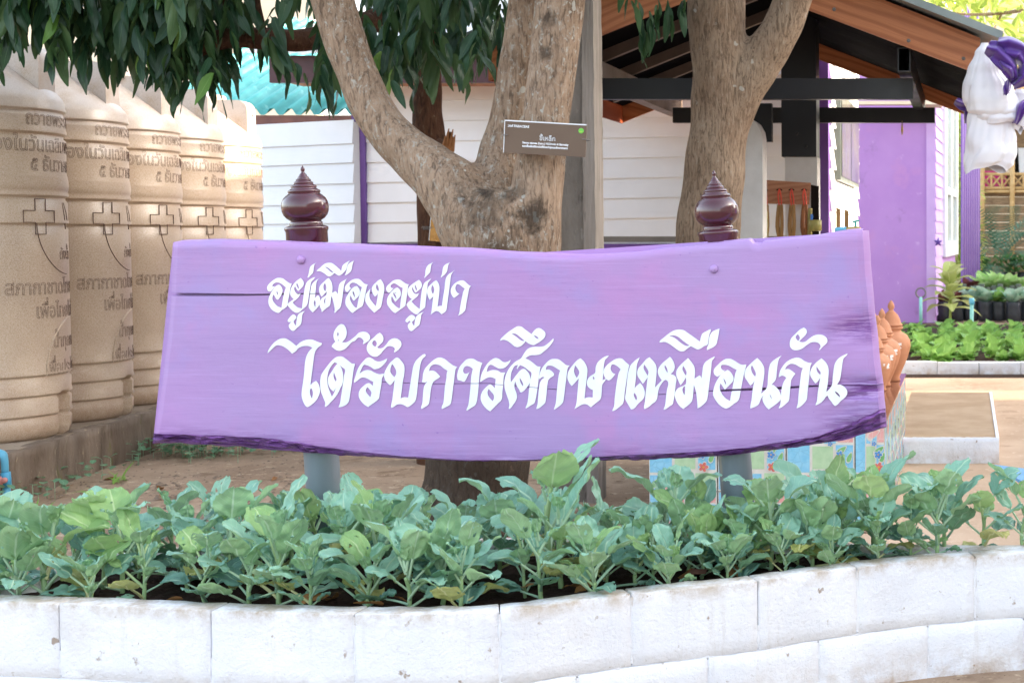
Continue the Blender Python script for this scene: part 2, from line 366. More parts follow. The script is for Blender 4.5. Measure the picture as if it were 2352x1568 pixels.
def block(path, i0, i1, z0, z1, inward, th, name, parent, rnd, c=.0025):
    # a chamfered block swept along the wall line between two joints
    mb = MB(); rings = []
    idx = list(range(i0, i1+1)); n = len(idx)
    L = (path[i1]-path[i0]).length
    prof = [(c,z0),(th-c,z0),(th,z0+c),(th,z1-c),(th-c,z1),(c,z1),(0,z1-c),(0,z0+c)]
    steps = [(0, .0016, c), (0, .0016+c, 0)] + [(k, 0, 0) for k in range(1, n-1)] + [(n-1, -.0016-c, 0), (n-1, -.0016, c)]
    # more rows on the outer face for an uneven surface
    rows = 5
    for k, sh, ins in steps:
        p = path[idx[k]]; q = path[min(idx[k]+1, len(path)-1)]; r = path[max(idx[k]-1, 0)]
        t = (q-r).normalized(); nrm = Vector((-t.y, t.x, 0))*inward
        p = p + t*sh; ring = []
        cx, cz = th/2, (z0+z1)/2
        pr = prof[:6] + [(0, z1-c-(z1-z0-2*c)*s/rows) for s in range(rows+1)]
        for a, z in pr:
            a2 = a + (ins if a < cx else -ins); z2 = z + (ins if z < cz else -ins)
            v = Vector((p.x, p.y, 0)) + nrm*a2 + Vector((0,0,z2))
            d = noise.noise(v*7)*.002 + noise.noise(v*22)*.0022 + (.004*max(0, noise.noise(v*60)) if min(abs(z-z0), abs(z-z1)) < .01 else 0)
            if abs(z - z1) < .008: d2 = noise.noise(v*30+Vector((5,5,5)))*.004; v.z += d2
            ring.append(v + nrm*d)
        rings.append(ring)
    m = len(rings[0]); vs = [v for r in rings for v in r]; fs = []
    for j in range(len(rings)-1):
        for k in range(m):
            a, b = j*m+k, j*m+(k+1)%m; fs.append((a, a+m, b+m, b) if inward > 0 else (a, b, b+m, a+m))
    fs.append(tuple(range(m))); fs.append(tuple(range(len(vs)-1, len(vs)-m-1, -1)))
    mb.add(vs, fs); return mb.build(name, MT['wash'], parent, angle=50)
wall = thing('planter_wall', 'curved low wall of whitewashed concrete blocks around the cabbage bed', 'wall', (front[7].x, front[7].y, 0))
random.seed(4)
def course(path, joints, z0, z1, inward, th):
    for a, b in zip(joints, joints[1:]):
        if b - a > 2: block(path, a, b, z0, z1, inward, th, 'block', wall, random)
jt = [nearest(FP, G(x, y, ZT)) for x, y in ((-330,1372),(-120,1380),(125,1386),(468,1401),(820,1409),(1160,1401),(1450,1364),(1730,1335),(1980,1301),(2240,1276),(2480,1266),(2650,1264))]
course(FP, jt, .148, ZT, 1, .075)
jl = [min(range(len(FP)), key=lambda i: abs(PX0+FPX*FP[i].x/FP[i].y-x)) for x in (-330,-60,290,640,990,1330,1610,1876,2130,2360,2650)]
course(FP, jl, -.05, .1455, 1, .075)
nb = len(BP); course(BP, list(range(0, nb, 9))+[nb-1], .152, ZT-.003, -1, .045)
def core(path, inward, off, th, z0, z1, name):
    mb = MB(); vs = []
    for i, p in enumerate(path):
        t = (path[min(i+1,len(path)-1)]-path[max(i-1,0)]).normalized(); n = Vector((-t.y,t.x,0))*inward
        for a, z in ((off,z0),(off+th,z0),(off+th,z1),(off,z1)):
            v = Vector((p.x,p.y,0))+n*a+Vector((0,0,z)); v += n*noise.noise(v*25)*.004; vs.append(v)
    fs = [(j*4+k, j*4+(k+1)%4, j*4+4+(k+1)%4, j*4+4+k) for j in range(len(path)-1) for k in range(4)]
    mb.add(vs, fs); return mb.build(name, MT['mortar'], wall)
core(FP, 1, .011, .05, -.05, ZT-.012, 'mortar'); core(BP, -1, .008, .03, -.05, ZT-.014, 'mortar')
def pointing(path, i, z0, z1, rec):      # whitewashed mortar squeezed into an upright joint
    p = path[i]; t = (path[min(i+1,len(path)-1)]-path[max(i-1,0)]).normalized(); n = Vector((-t.y,t.x,0)); vs = []; m = 14
    for j in range(m+1):
        z = z0+(z1-z0)*j/m
        for s_, d in ((-.0045,0),(.0045,0),(.0045,.02),(-.0045,.02)):
            q = Vector((p.x,p.y,z))+t*s_+n*(rec+d); vs.append(q+n*noise.noise(q*45)*.0035)
    MB().add(vs, [(j*4+k, j*4+(k+1)%4, j*4+4+(k+1)%4, j*4+4+k) for j in range(m) for k in range(4)]).build('pointing', MT['wash'], wall, smooth=True)
for a, i in enumerate(jt):
    if a not in (2, 3, 7): pointing(FP, i, .155, ZT-.008, .0012)
    else: pointing(FP, i, .155, .22, .002)
for i in jl: pointing(FP, i, -.04, .14, .0022)
def bedjoint(path, z, rec):
    vs = []
    for i, p in enumerate(path):
        t = (path[min(i+1,len(path)-1)]-path[max(i-1,0)]).normalized(); n = Vector((-t.y,t.x,0))
        for d, zz in ((0,z-.004),(0,z+.004),(.02,z+.004),(.02,z-.004)):
            q = Vector((p.x,p.y,zz))+n*(rec+d); vs.append(q+n*(noise.noise(q*30)*.005+noise.noise(q*9)*.003))
    MB().add(vs, [(j*4+k, j*4+(k+1)%4, j*4+4+(k+1)%4, j*4+4+k) for j in range(len(path)-1) for k in range(4)]).build('pointing', MT['wash'], wall, smooth=True)
bedjoint(FP, .1468, .0045)
SOILZ = 0.312
mb = MB(); NA, NB_ = 220, 34
def at_frac(path, f):
    x = f*(len(path)-1); i = min(int(x), len(path)-2); return path[i].lerp(path[i+1], x-i)
vs = []
def soil_h(x, y): return SOILZ + .016*noise.noise(Vector((x*9, y*9, 0))) + .010*noise.noise(Vector((x*28, y*28, 4)))
xs = [front[0].x + (front[-1].x-front[0].x)*i/NA for i in range(NA+1)]
def y_on(path, x):
    for a, b in zip(path, path[1:]):
        if a.x <= x <= b.x: return a.y + (b.y-a.y)*(x-a.x)/max(b.x-a.x, 1e-6)
    return path[0].y if x < path[0].x else path[-1].y
for x in xs:
    y0, y1 = y_on(FP, x)+.05, y_on(BP, x)-.045
    if y1 < y0: y1 = y0 + .01
    for j in range(NB_+1):
        y = y0+(y1-y0)*j/NB_; vs.append((x, y, soil_h(x, y) - (.03 if y1-y0 < .05 else 0)))
fs = [(i*(NB_+1)+j, (i+1)*(NB_+1)+j, (i+1)*(NB_+1)+j+1, i*(NB_+1)+j+1) for i in range(NA) for j in range(NB_)]
mb.add(vs, fs); tag(mb.build('bed_soil', MT['soil'], smooth=True), kind='structure')
# ------------------------------------------------------------------ plinth under the tanks
A = G(0, 1045, .24); B = G(355, 940, .24); PD = (B-A); PD.z = 0; PD.normalize(); PN = Vector((-PD.y, PD.x, 0))   # PN points away from the path
plinth = thing('tank_plinth', 'long mossy brown concrete plinth carrying the row of water tanks', 'plinth', (A.x, A.y, 0))
s = -1.6; random.seed(11)
while s < 6.0:
    L = random.uniform(.42, .62)
    mb = MB(); vs = []; nx, nz = 8, 6
    for j in range(nz+1):
        for i in range(nx+1):
            p = A + PD*(s+.004+(L-.008)*i/nx); z = -.04 + .27*j/nz
            p = Vector((p.x, p.y, z)); rag = (.016 if j == nz else .006)
            p += PN*(-.004+noise.noise(p*9)*.010 + noise.noise(p*26)*rag) + Vector((0,0,noise.noise(p*14)*(.014 if j == nz else 0)))
            vs.append(p)
    o = len(vs); vs2 = [v + PN*.09 for v in vs]
    fs = [(j*(nx+1)+i, j*(nx+1)+i+1, (j+1)*(nx+1)+i+1, (j+1)*(nx+1)+i) for j in range(nz) for i in range(nx)]
    mb.add(vs, fs)
    top = [(nz*(nx+1)+i, nz*(nx+1)+i+1) for i in range(nx)]
    mb.v += [tuple(vs2[nz*(nx+1)+i]) for i in range(nx+1)]
    mb.f += [(a, b, o+b-nz*(nx+1), o+a-nz*(nx+1)) for a, b in top]; mb.m += [0]*nx
    for i in (0, nx):
        k = len(mb.v); mb.v += [tuple(vs2[j*(nx+1)+i]) for j in range(nz+1)]
        mb.f += [(j*(nx+1)+i, (j+1)*(nx+1)+i, k+j+1, k+j) for j in range(nz)]; mb.m += [0]*nz
    mb.build('edge_block', MT['plinth'], plinth, smooth=True); s += L
mb = MB(); a = A-PD*1.6+PN*.05; b = A+PD*6+PN*.05
mb.prism([(a.x,a.y,-.05),(b.x,b.y,-.05),(b.x,b.y,.228),(a.x,a.y,.228)], PN*1.6); mb.build('slab', MT['slab'], plinth)
# ------------------------------------------------------------------ house behind: lap siding front, purple trim, lit side wall
HY = 12.3
house = thing('white_house', 'white lap-sided house with purple corner trim behind the trees', 'house', tuple(W(1400, 557, HY)*1.0))
def lap(p0, p1, z0, z1, z0b, z1b, nrm, matl, parent, th=.011):
    # one siding board between two ends; bottom edge stands out, top edge tucks in
    nrm = Vector(nrm); a, b = Vector(p0), Vector(p1); out, inn = nrm*(th+.012), nrm*.004
    def q(p, z, n): return Vector((p.x, p.y, z)) + n
    mb = MB().hexa([q(a,z0,out), q(b,z0b,out), q(b,z0b,Vector()), q(a,z0,Vector()), q(a,z1,inn), q(b,z1b,inn), q(b,z1b,Vector()), q(a,z1,Vector())])
    return mb.build('siding_board', matl, parent)
rowsL = [557, 511, 465.5, 419, 373, 327, 281, 235, 189, 143]
rowsR = [547, 501, 455, 409, 362.7, 316.5, 270, 224, 178, 132]
for i in range(len(rowsL)-1):
    pl0, pl1 = W(862, rowsL[i], HY), W(862, rowsL[i+1]-3, HY)
    pr0, pr1 = W(1450, rowsR[i], HY), W(1450, rowsR[i+1]-3, HY)
    a = W(843, rowsL[i], HY); b = W(1882, rowsR[i], HY)
    fz = lambda p, q, x: p.z + (q.z-p.z)*(x-p.x)/(q.x-p.x)
    lap((a.x,HY,0), (b.x,HY,0), fz(pl0,pr0,a.x), fz(pl1,pr1,a.x), fz(pl0,pr0,b.x), fz(pl1,pr1,b.x), (0,-1,0), MT['siding'], house)
cx0, cx1 = W(1880, 500, HY).x, W(1905, 500, HY).x
MB().box((W(817,500,HY).x, HY-.05, .2), (W(846,500,HY).x, HY+.05, W(817,150,HY).z)).build('purple_batten', MT['purple_trim'], house)
MB().box((cx0, HY-.055, 0), (cx1, HY+.06, W(1890,120,HY).z)).build('corner_post', MT['purple_trim'], house)
MB().box((W(846,500,HY).x, HY-.02, 0), (cx0, HY+.04, W(1200,560,HY).z)).build('base_wall', MT['purple_trim'], house)
MB().box((W(846,500,HY).x, HY+.012, W(1200,560,HY).z), (cx0, HY+.10, 4.2)).build('wall_core', MT['siding'], house)
# side wall that faces right and catches the sun
XS = cx1 - .01
SY1 = 15.5
for i in range(12):
    z0 = .95 + i*.185
    lap((XS,HY+.06,0), (XS,SY1,0), z0, z0+.20, z0, z0+.20, (1,0,0), MT['siding'], house, .02)
MB().box((XS-.12, HY+.06, 0), (XS, SY1, 4.2)).build('side_wall', MT['siding'], house)
wa, wb = 12.75, 14.9
win = MB().box((XS+.01, wa, W(1935,420,13.5).z), (XS+.07, wb, W(1935,225,13.5).z)).build('window', MT['frame_dark'], house)
for k in range(2):
    y0 = wa+.06+(wb-wa-.06)*k/2; MB().box((XS+.071, y0, W(1935,412,13.5).z), (XS+.078, y0+(wb-wa-.18)/2, W(1935,232,13.5).z)).build('pane', MT['glass'], win)
# roof over the front wall: maroon fascia and pale sheet on top
rx0 = W(618,150,11.8).x; rx1 = W(1500,150,11.8).x
zb, zt_ = W(1050,190,11.8).z, W(1050,128,11.8).z
MB().box((rx0, 11.8, zb), (rx1, 11.86, zt_)).build('roof_fascia', MT['maroon'], house)
MB().box((rx0+.05, 11.86, zb+.02), (rx1, HY, zb+.05)).build('soffit', MT['copper_wood'], house)
MB().hexa([(rx0-.12,11.68,zt_+.005),(rx1,11.68,zt_+.005),(rx1,15.5,zt_+1.2),(rx0-.12,15.5,zt_+1.2),(rx0-.12,11.68,zt_+.04),(rx1,11.68,zt_+.04),(rx1,15.5,zt_+1.24),(rx0-.12,15.5,zt_+1.24)]).build('roof_sheet', MT['white_paint'], house)
MB().box((W(1370,548,HY-.3).x, HY-.36, W(1370,556,HY-.3).z), (W(1880,548,HY-.3).x, HY-.3, W(1370,543,HY-.3).z)).build('rail', MT['grey_bar'], house)
# ------------------------------------------------------------------ slanting lap-sided screen left of the purple batten
pa, pb = W(551, 400, 13.0), W(815, 400, 12.2)
nrm = Vector((pb.y-pa.y, -(pb.x-pa.x), 0)).normalized()
screen = thing('siding_screen', 'short cool-white lap-sided screen wall behind the left finial post', 'screen wall', (pa.x, pa.y, 0))
rl = [560, 516, 473.6, 428, 384, 341, 291]; rr = [557, 511.6, 467.5, 421, 373.5, 329.7, 277]
for i in range(6):
    lap((pa.x,pa.y,0), (pb.x,pb.y,0), W(551,rl[i],pa.y).z, W(551,rl[i+1]-2,pa.y).z, W(815,rr[i],pb.y).z, W(815,rr[i+1]-2,pb.y).z, nrm, MT['siding_cool'], screen)
p = [Vector((pa.x,pa.y,0)), Vector((pb.x,pb.y,0))]
MB().prism([p[0], p[1], p[1]+Vector((0,0,W(815,280,pb.y).z)), p[0]+Vector((0,0,W(551,295,pa.y).z))], -nrm*.05).build('backing', MT['siding_cool'], screen)
# ------------------------------------------------------------------ shed roof of turquoise corrugated sheet and its gutter
sy0, sy1 = 13.9, 17.0
shed = thing('turquoise_shed', 'shed with turquoise corrugated roof and maroon gutter behind the tanks', 'shed', (W(690,500,sy0).x, sy0, 0))
mb = MB(); vs = []; nx = 150
xa, xb = W(330,255,sy0).x, W(900,255,sy0).x
z0, z1 = W(690,256,sy0).z, W(690,256,sy0).z+1.35
wl = 41*pxm(sy0)
for j in range(7):
    for i in range(nx+1):
        x = xa+(xb-xa)*i/nx; t = j/6
        c = sin(2*pi*x/wl); h = .030*max(-1, min(1, 1.5*c))
        vs.append((x, sy0+(sy1-sy0)*t, z0+(z1-z0)*t+h))
fs = [(j*(nx+1)+i, j*(nx+1)+i+1, (j+1)*(nx+1)+i+1, (j+1)*(nx+1)+i) for j in range(6) for i in range(nx)]
mb.add(vs, fs); o = mb.build('corrugated_roof', MT['teal_roof'], shed, smooth=True)
md = o.modifiers.new('thick', 'SOLIDIFY'); md.thickness = .006; md.offset = -1
MB().box((xa, sy0+.03, z0-.155), (xb, sy0+.12, z0-.036)).build('gutter', MT['gutter'], shed)
MB().box((xa, sy0+.3, 0), (xb, sy0+.4, z0-.1)).build('wall', MT['cream'], shed)
# ------------------------------------------------------------------ open pavilion with a gable facing the camera
FY, RY = 8.6, 11.9
pav = thing('garden_pavilion', 'open pavilion with orange wood-grain fascia and black steel frame', 'pavilion', (W(1685,600,10).x, 10.0, 0))
def face(pts, Y): return [W(x, y, Y) for x, y in pts]
Lf = [(1122,186),(1119,95),(1685,-136),(1685,-41)]; Rf = [(2246,170),(2252,88),(1685,-136),(1685,-41)]
for pl, nm in ((Lf, 'fascia_board'), (Rf, 'fascia_board')):
    MB().prism(face(pl, FY), (0,.022,0)).build(nm, MT['fascia_l'] if pl is Lf else MT['fascia'], pav)
    pts = [p + Vector((0, RY-FY-.03, 0)) for p in face(pl, FY)]
    MB().prism(pts, (0,.022,0)).build(nm, MT['fascia'], pav)
# eave fascias running back
for (x, y0, y1) in ((1122,186,95), (2249,170,88)):
    a, b = W(x, y0, FY), W(x, y1, FY); sgn = 1 if x < 1500 else -1
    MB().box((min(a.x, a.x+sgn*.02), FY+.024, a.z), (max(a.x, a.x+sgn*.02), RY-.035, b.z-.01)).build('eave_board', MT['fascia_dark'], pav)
# roof sheets
for pl in ([(1078,104),(1075,88),(1685,-160),(1685,-144)], [(2300,98),(2303,80),(1685,-160),(1685,-144)]):
    MB().prism([p - Vector((0,.14,0)) for p in face(pl, FY)], (0, RY-FY+.3, 0)).build('roof_sheet', MT['roof_metal'], pav)
# black lining boards under the sheets, with narrow gaps between them
for side in (0, 1):
    A0 = W(1685,-100,FY); E0 = W(1132,125,FY) if side == 0 else W(2242,118,FY)
    n = 7; y0 = FY+.03
    for k in range(n):
        ya, yb = y0+(RY-.06-y0)*k/n, y0+(RY-.06-y0)*(k+1)/n - .007
        MB().hexa([(A0.x,ya,A0.z-.02),(E0.x,ya,E0.z-.02),(E0.x,yb,E0.z-.02),(A0.x,yb,A0.z-.02),(A0.x,ya,A0.z),(E0.x,ya,E0.z),(E0.x,yb,E0.z),(A0.x,yb,A0.z)]).build('lining_board', MT['black_panel'], pav)
    MB().hexa([(A0.x,y0,A0.z+.003),(E0.x,y0,E0.z+.003),(E0.x,RY-.06,E0.z+.003),(A0.x,RY-.06,A0.z+.003),(A0.x,y0,A0.z+.012),(E0.x,y0,E0.z+.012),(E0.x,RY-.06,E0.z+.012),(A0.x,RY-.06,A0.z+.012)]).build('roof_deck', MT['taupe'], pav)
    if side == 0:
        for yy in (9.55, 10.35, 11.1):
            dz = Vector((0,0,-.075)); a = Vector((A0.x, yy, A0.z-.022)); b = Vector((E0.x+.1, yy, E0.z-.022+.04))
            MB().prism([a, b, b+dz, a+dz], (0,.05,0)).build('rafter', MT['taupe'], pav)
# beams
def beam(x0, x1, y0, y1, Y, d, m, name='beam'):
    a, b = W(x0, y1, Y), W(x1, y0, Y); return MB().box((a.x, Y, a.z), (b.x, Y+d, b.z)).build(name, m, pav)
beam(1180, 2097, 180, 228, 8.95, .07, MT['black_steel'], 'tie_beam')
beam(1545, 2147, 247, 282, 11.3, .07, MT['black_steel'], 'tie_beam')
# box purlins running back; the right one shows its open end
def boxtube(x0, x1, y0, y1, Y0, Y1, m, t=.006):
    a, b = W(x0, y1, Y0), W(x1, y0, Y0); mb = MB()
    mb.box((a.x, Y0, a.z), (b.x, Y1, a.z+t)); mb.box((a.x, Y0, b.z-t), (b.x, Y1, b.z))
    mb.box((a.x, Y0, a.z+t), (a.x+t, Y1, b.z-t)); mb.box((b.x-t, Y0, a.z+t), (b.x, Y1, b.z-t))
    return mb.build('purlin', m, pav)
boxtube(2062, 2091, 110, 165, 8.7, 11.85, MT['black_steel'])
boxtube(1300, 1335, 118, 172, 8.75, 11.85, MT['taupe'])
# posts
a, b = W(1800, 362, 10.2), W(1878, 40, 10.2)
MB().box((a.x, 10.08, a.z), (b.x, 10.30, b.z)).build('steel_post', MT['black_steel'], pav)
for x, y in ((1830, 307), (1851, 336)):
    c = W(x, y, 10.08); MB().lathe([(.012,0),(.012,.006),(.006,.009)], c, 10, axis=(0,-1,0)).build('bolt', MT['black_steel'], pav, smooth=True)
a, b = W(1807, 362, 10.2), W(1880, 362, 10.2)
MB().box((a.x, 10.10, 0), (b.x, 10.31, a.z-.002)).build('column', MT['white_col'], pav)
mb = MB(); a, b = W(1640, 300, 9.3), W(1733, 272, 9.3)
mb.prism([W(1640,1400,9.3).xyz*1, Vector((W(1751,400,9.3).x,9.3,0)), W(1751,318,9.3), W(1748,300,9.3), W(1738,282,9.3), W(1726,274,9.3), W(1640,270,9.3)], (0,.2,0))
mb.v[0] = (W(1640,400,9.3).x, 9.3, 0); mb.v[7] = (W(1640,400,9.3).x, 9.5, 0)
mb.build('column', MT['white_col'], pav)
a, b = W(1728, 322, 9.35), W(1764, 232, 9.35)
MB().box((a.x, 9.52, a.z), (b.x, 9.58, b.z)).build('bracket', MT['black_steel'], pav)
# screws on the front fascia
for x, y in ((1916, 22), (2087, 94), (2213, 135)):
    MB().lathe([(.012,0),(.010,.004),(.004,.005)], W(x, y, FY-.001), 10, axis=(0,-1,0)).build('screw', MT['grey_bar'], pav, smooth=True)
# hanging brass piece under the rear beam
c = W(2072, 296, 11.2); o = MB().lathe([(.002,.06),(.005,.03),(.008,.015),(.010,-.02),(.006,-.025),(.005,-.045),(.001,-.05)], c, 10).build('wind_bell', MT['bamboo_pale'], smooth=True)
tag(o, 'tiny brass bell hanging below the rear pavilion beam', 'bell')
# ------------------------------------------------------------------ slingshots on their rack, bamboo cup, tap, stakes
a = [W(1750,413,9.95), W(1862,420,9.95), W(1858,470,9.95), W(1756,468,9.95)]
rack = thing('hanging_rack', 'reddish wooden strip rack with hooks on the pavilion column', 'rack', tuple(a[3]))
MB().prism(a, (0,.02,0)).build('board', MT['copper_wood'], rack)
red = mk('red_cord', 'd8503c', None, rough=.6)
wd1 = mk('peeled_branch', 'a9824e', '8a6538', 18, .55, .2, 60, stretch=(1,1,.2))
wd2 = mk('brown_branch', '9a6034', '7b4a28', 18, .55, .2, 60, stretch=(1,1,.2))
hooks = (1757, 1790, 1818, 1847)
for i, x in enumerate(hooks):
    MB().ptube([W(x-6,437,9.935), W(x,434,9.92), W(x+6,437,9.935)], [.004]*3, 6).build('hook', MT['dark'], rack)
for i, x in enumerate(hooks):
    c = W(x, 470, 9.90)
    s_ = thing('slingshot', ['peeled slingshot hanging at the left end of the column rack','pale forked slingshot second from the left on the column rack','pale slingshot third from the left on the column rack','brown slingshot at the right end of the column rack'][i], 'slingshot', tuple(c), 'slingshots on the rack')
    m_ = wd2 if i == 3 else wd1
    mb = MB(); mb.ptube([W(x-1,470,9.90), W(x-4,520,9.90), W(x+1+i%2*2,560,9.90), W(x,640,9.9)], [.013,.016,.018,.016], 8)
    mb.ptube([W(x+5,470,9.88), W(x+6,520,9.88), W(x+1+i%2*2,562,9.9)], [.011,.013,.014], 8); mb.build('fork', m_, s_, smooth=True)
    MB().ptube([W(x,434,9.91), W(x-3,450,9.91), W(x,472,9.89)], [.005]*3, 6).ptube([W(x,434,9.91), W(x+4,452,9.905), W(x+5,474,9.88)], [.005]*3, 6).build('cord', red, s_, smooth=True)
a, b = W(1862, 800, 9.99), W(1881, 428, 9.99)
o = MB().prism([Vector((a.x,9.96,.0)), Vector((b.x,9.96,.0)), Vector((b.x,9.96,b.z)), Vector((a.x+.01,9.96,b.z+.01))], (0,.03,0)).build('dark_plank', MT['dark']); tag(o, 'upright blackened plank leaning on the white pavilion column', 'plank')
grn = mk('green_bamboo', '7d7a3e', '95884e', 14, .5, spec=.4)
o = thing('bamboo_cup', 'short green bamboo cup fixed beside the dark plank', 'cup', tuple(W(1870,530,9.8)))
c = W(1872, 531, 9.8); MB().lathe([(.03,0),(.046,.004),(.046,.075),(.040,.078),(.038,.02)], c, 16).build('cup', grn, o, smooth=True)
MB().ptube([W(1860,560,9.86), W(1860,500,9.86), W(1861,478,9.86)], [.016,.016,.014], 8).build('stem', grn, o, smooth=True)
MB().ptube([W(1864,512,9.8), W(1864,492,9.8)], [.008,.008], 8).build('blue_cap', mk('blue_plastic','2f6fc0',rough=.4), o, smooth=True)
o = MB().lathe([(.022,0),(.022,.1),(.026,.105),(.022,.11),(.022,.22)], W(1757,560,9.7), 12).build('bamboo_tube', grn, smooth=True); tag(o, 'short upright bamboo tube at the left end of the rack', 'bamboo')
tap = thing('water_tap', 'brass garden tap with blue pipe above the sign board', 'tap', (W(1965,600,6.8).x, 6.8, 0))
pvc = mk('blue_pvc', '5fa9c4', '4f97b5', 5, .4, spec=.5); brass = mk('brass', 'b9a06a', 'a08853', 8, .35, metal=.6)
c = W(1968, 527, 6.8)
MB().ptube([(c.x,c.y,0),(c.x,c.y,c.z-.03)], [.013,.013], 10).build('riser', pvc, tap, smooth=True)
MB().ptube([c+Vector((.012,0,-.03)), c+Vector((.012,0,0)), c+Vector((-.02,0,.002)), c+Vector((-.05,0,.0))], [.010,.012,.012,.010], 10).build('spout', brass, tap, smooth=True)
MB().ptube([c+Vector((-.05,0,0)), c+Vector((-.105,0,-.004))], [.013,.013], 10).build('hose_end', pvc, tap, smooth=True)
MB().ptube([c+Vector((-.006,0,.01)), c+Vector((-.006,0,.035))], [.005,.005], 8).ptube([c+Vector((-.022,0,.036)), c+Vector((.012,0,.042))], [.005,.005], 8).build('handle', mk('teal_plastic','2e8f8a',rough=.4), tap, smooth=True)
for i, x in enumerate((1925, 1944)):
    a = W(x, 480+i*4, 8.4); o = MB().prism([Vector((a.x-.012,8.4,0)),Vector((a.x+.014,8.4,0)),Vector((a.x+.012,8.4,a.z)),Vector((a.x-.012,8.4,a.z+.008))], (0,.02,0)).build('wooden_stake', wd1)
    tag(o, ['left of two thin wooden stakes before the sunlit siding','right of two thin wooden stakes before the sunlit siding'][i], 'stake', 'stakes by the house corner')
# ------------------------------------------------------------------ satin drapes at the pavilion's right eave
def satin(name, c1, c2):
    k = NM(name); col = k.mix(k.rng(k.noise(k.co(), 6, 3), .35, .65), lin(c1), lin(c2)); k.done(col, .32, None, .5)
    k.b.inputs['Sheen Weight'].default_value = .3; return k.m
wsat, psat = satin('white_satin','f0eff4','e6e4ec'), satin('purple_satin','5b2f96','4a2382')
sy = 8.42
wc = thing('white_drape', 'white satin drape hanging in puffed folds from the pavilion eave', 'drape', tuple(W(2275,300,sy)))
def puff(prof, name, m, parent, nf, amp, seed, seg=128, sq=.55):
    # prof: (y px, centre x px, half width px); folds deepen away from the gathers
    vs = []; n = len(prof); fine = []
    for i in range(n-1):
        for k in range(6):
            t = k/6; u = t*t*(3-2*t); fine.append([prof[i][j]*(1-(u if j else t))+prof[i+1][j]*(u if j else t) for j in range(3)])
    fine.append(list(prof[-1]))
    for i, (y, x, r) in enumerate(fine):
        c = W(x, y, sy); R = r*pxm(sy); t = i/(len(fine)-1)
        for k in range(seg):
            a = 2*pi*k/seg
            g_ = abs(sin(nf*a*.5+seed+2.0*t+1.2*noise.noise(Vector((cos(a), sin(a), t*2+seed))))); f = 1 + amp*(.7-1.9*(1-g_)**2.6) * min(1, .35+1.3*t) + .16*noise.noise(Vector((cos(a)*1.6, sin(a)*1.6, t*3.2+seed))) + .012*sin(17*a+9*t+seed)
            zz = (.022*sin(2*a+seed)+.006*sin(5*a)) * (t**4)
            vs.append((c.x+R*f*cos(a), c.y+R*f*sin(a)*sq, c.z+zz))
    m_ = len(fine); fs = [(i*seg+k, i*seg+(k+1)%seg, (i+1)*seg+(k+1)%seg, (i+1)*seg+k) for i in range(m_-1) for k in range(seg)]
    return MB().add(vs, fs).build(name, m, parent, smooth=True)
puff([(235,2272,44),(280,2270,52),(320,2274,58),(350,2278,60),(374,2272,56),(390,2264,46)], 'skirt', wsat, wc, 5, .06, 4.0, sq=.45)
puff([(99,2262,8),(122,2259,20),(160,2262,38),(200,2270,52),(235,2278,62),(256,2284,66),(268,2284,54),(264,2282,34)], 'upper_puff', wsat, wc, 4, .06, 1.0)
puff([(225,2290,34),(250,2292,48),(272,2290,56),(284,2288,46),(282,2286,26)], 'swag', wsat, wc, 4, .06, 2.6, sq=.62)
puff([(205,2342,8),(218,2346,24),(250,2352,34),(290,2352,26),(300,2352,12)], 'side_puff', wsat, wc, 4, .14, 6.0, sq=.4)
pc = thing('purple_bow', 'bunched purple satin bow beside the white drape', 'bow', tuple(W(2320,150,sy-.1)))
def petal(pts, name, wid, seed):
    # a cupped strip of cloth along a path
    vs = []; n = 20; m = 14
    P = [W(x, y, yy) for x, y, yy in pts]
    for i in range(n+1):
        t = i/n*(len(P)-1); k = min(int(t), len(P)-2); p = P[k].lerp(P[k+1], t-k)
        d = (P[k+1]-P[k]).normalized(); s_ = d.cross(Vector((0,-1,0))).normalized()
        w = wid*pxm(sy)*(.35+.65*sin(pi*min(1, .15+.8*i/n)))
        for j in range(m+1):
            u = j/m*2-1
            vs.append(p + s_*w*u + Vector((0,-1,0))*(.05*(1-u*u) + .018*sin(5*u+seed+i*.25)))
    fs = [(i*(m+1)+j, i*(m+1)+j+1, (i+1)*(m+1)+j+1, (i+1)*(m+1)+j) for i in range(n) for j in range(m)]
    o = MB().add(vs, fs).build(name, psat, pc, smooth=True)
    md = o.modifiers.new('thick', 'SOLIDIFY'); md.thickness = .004
yy = sy-.12
petal([(2268,108,yy),(2290,118,yy-.04),(2315,150,yy-.06),(2330,185,yy-.03)], 'fold', 24, 0)
petal([(2290,102,yy),(2315,106,yy-.05),(2345,122,yy-.05),(2360,160,yy)], 'fold', 24, 2)
petal([(2345,120,yy),(2362,150,yy-.04),(2352,180,yy-.05),(2325,198,yy-.02)], 'fold', 20, 4)
petal([(2300,140,yy-.03),(2318,160,yy-.09),(2322,182,yy-.05)], 'fold', 16, 5)
petal([(2318,185,yy),(2312,205,yy-.02),(2308,220,yy)], 'tail', 9, 1)
petal([(2360,235,yy+.1),(2345,250,yy+.08),(2330,285,yy+.1)], 'tail', 14, 3)
petal([(2195,232,8.7),(2210,242,8.66),(2225,250,8.68),(2220,285,8.7)], 'fold', 13, 7)
petal([(2236,215,8.64),(2230,260,8.62),(2224,330,8.62)], 'tail', 7, 8)
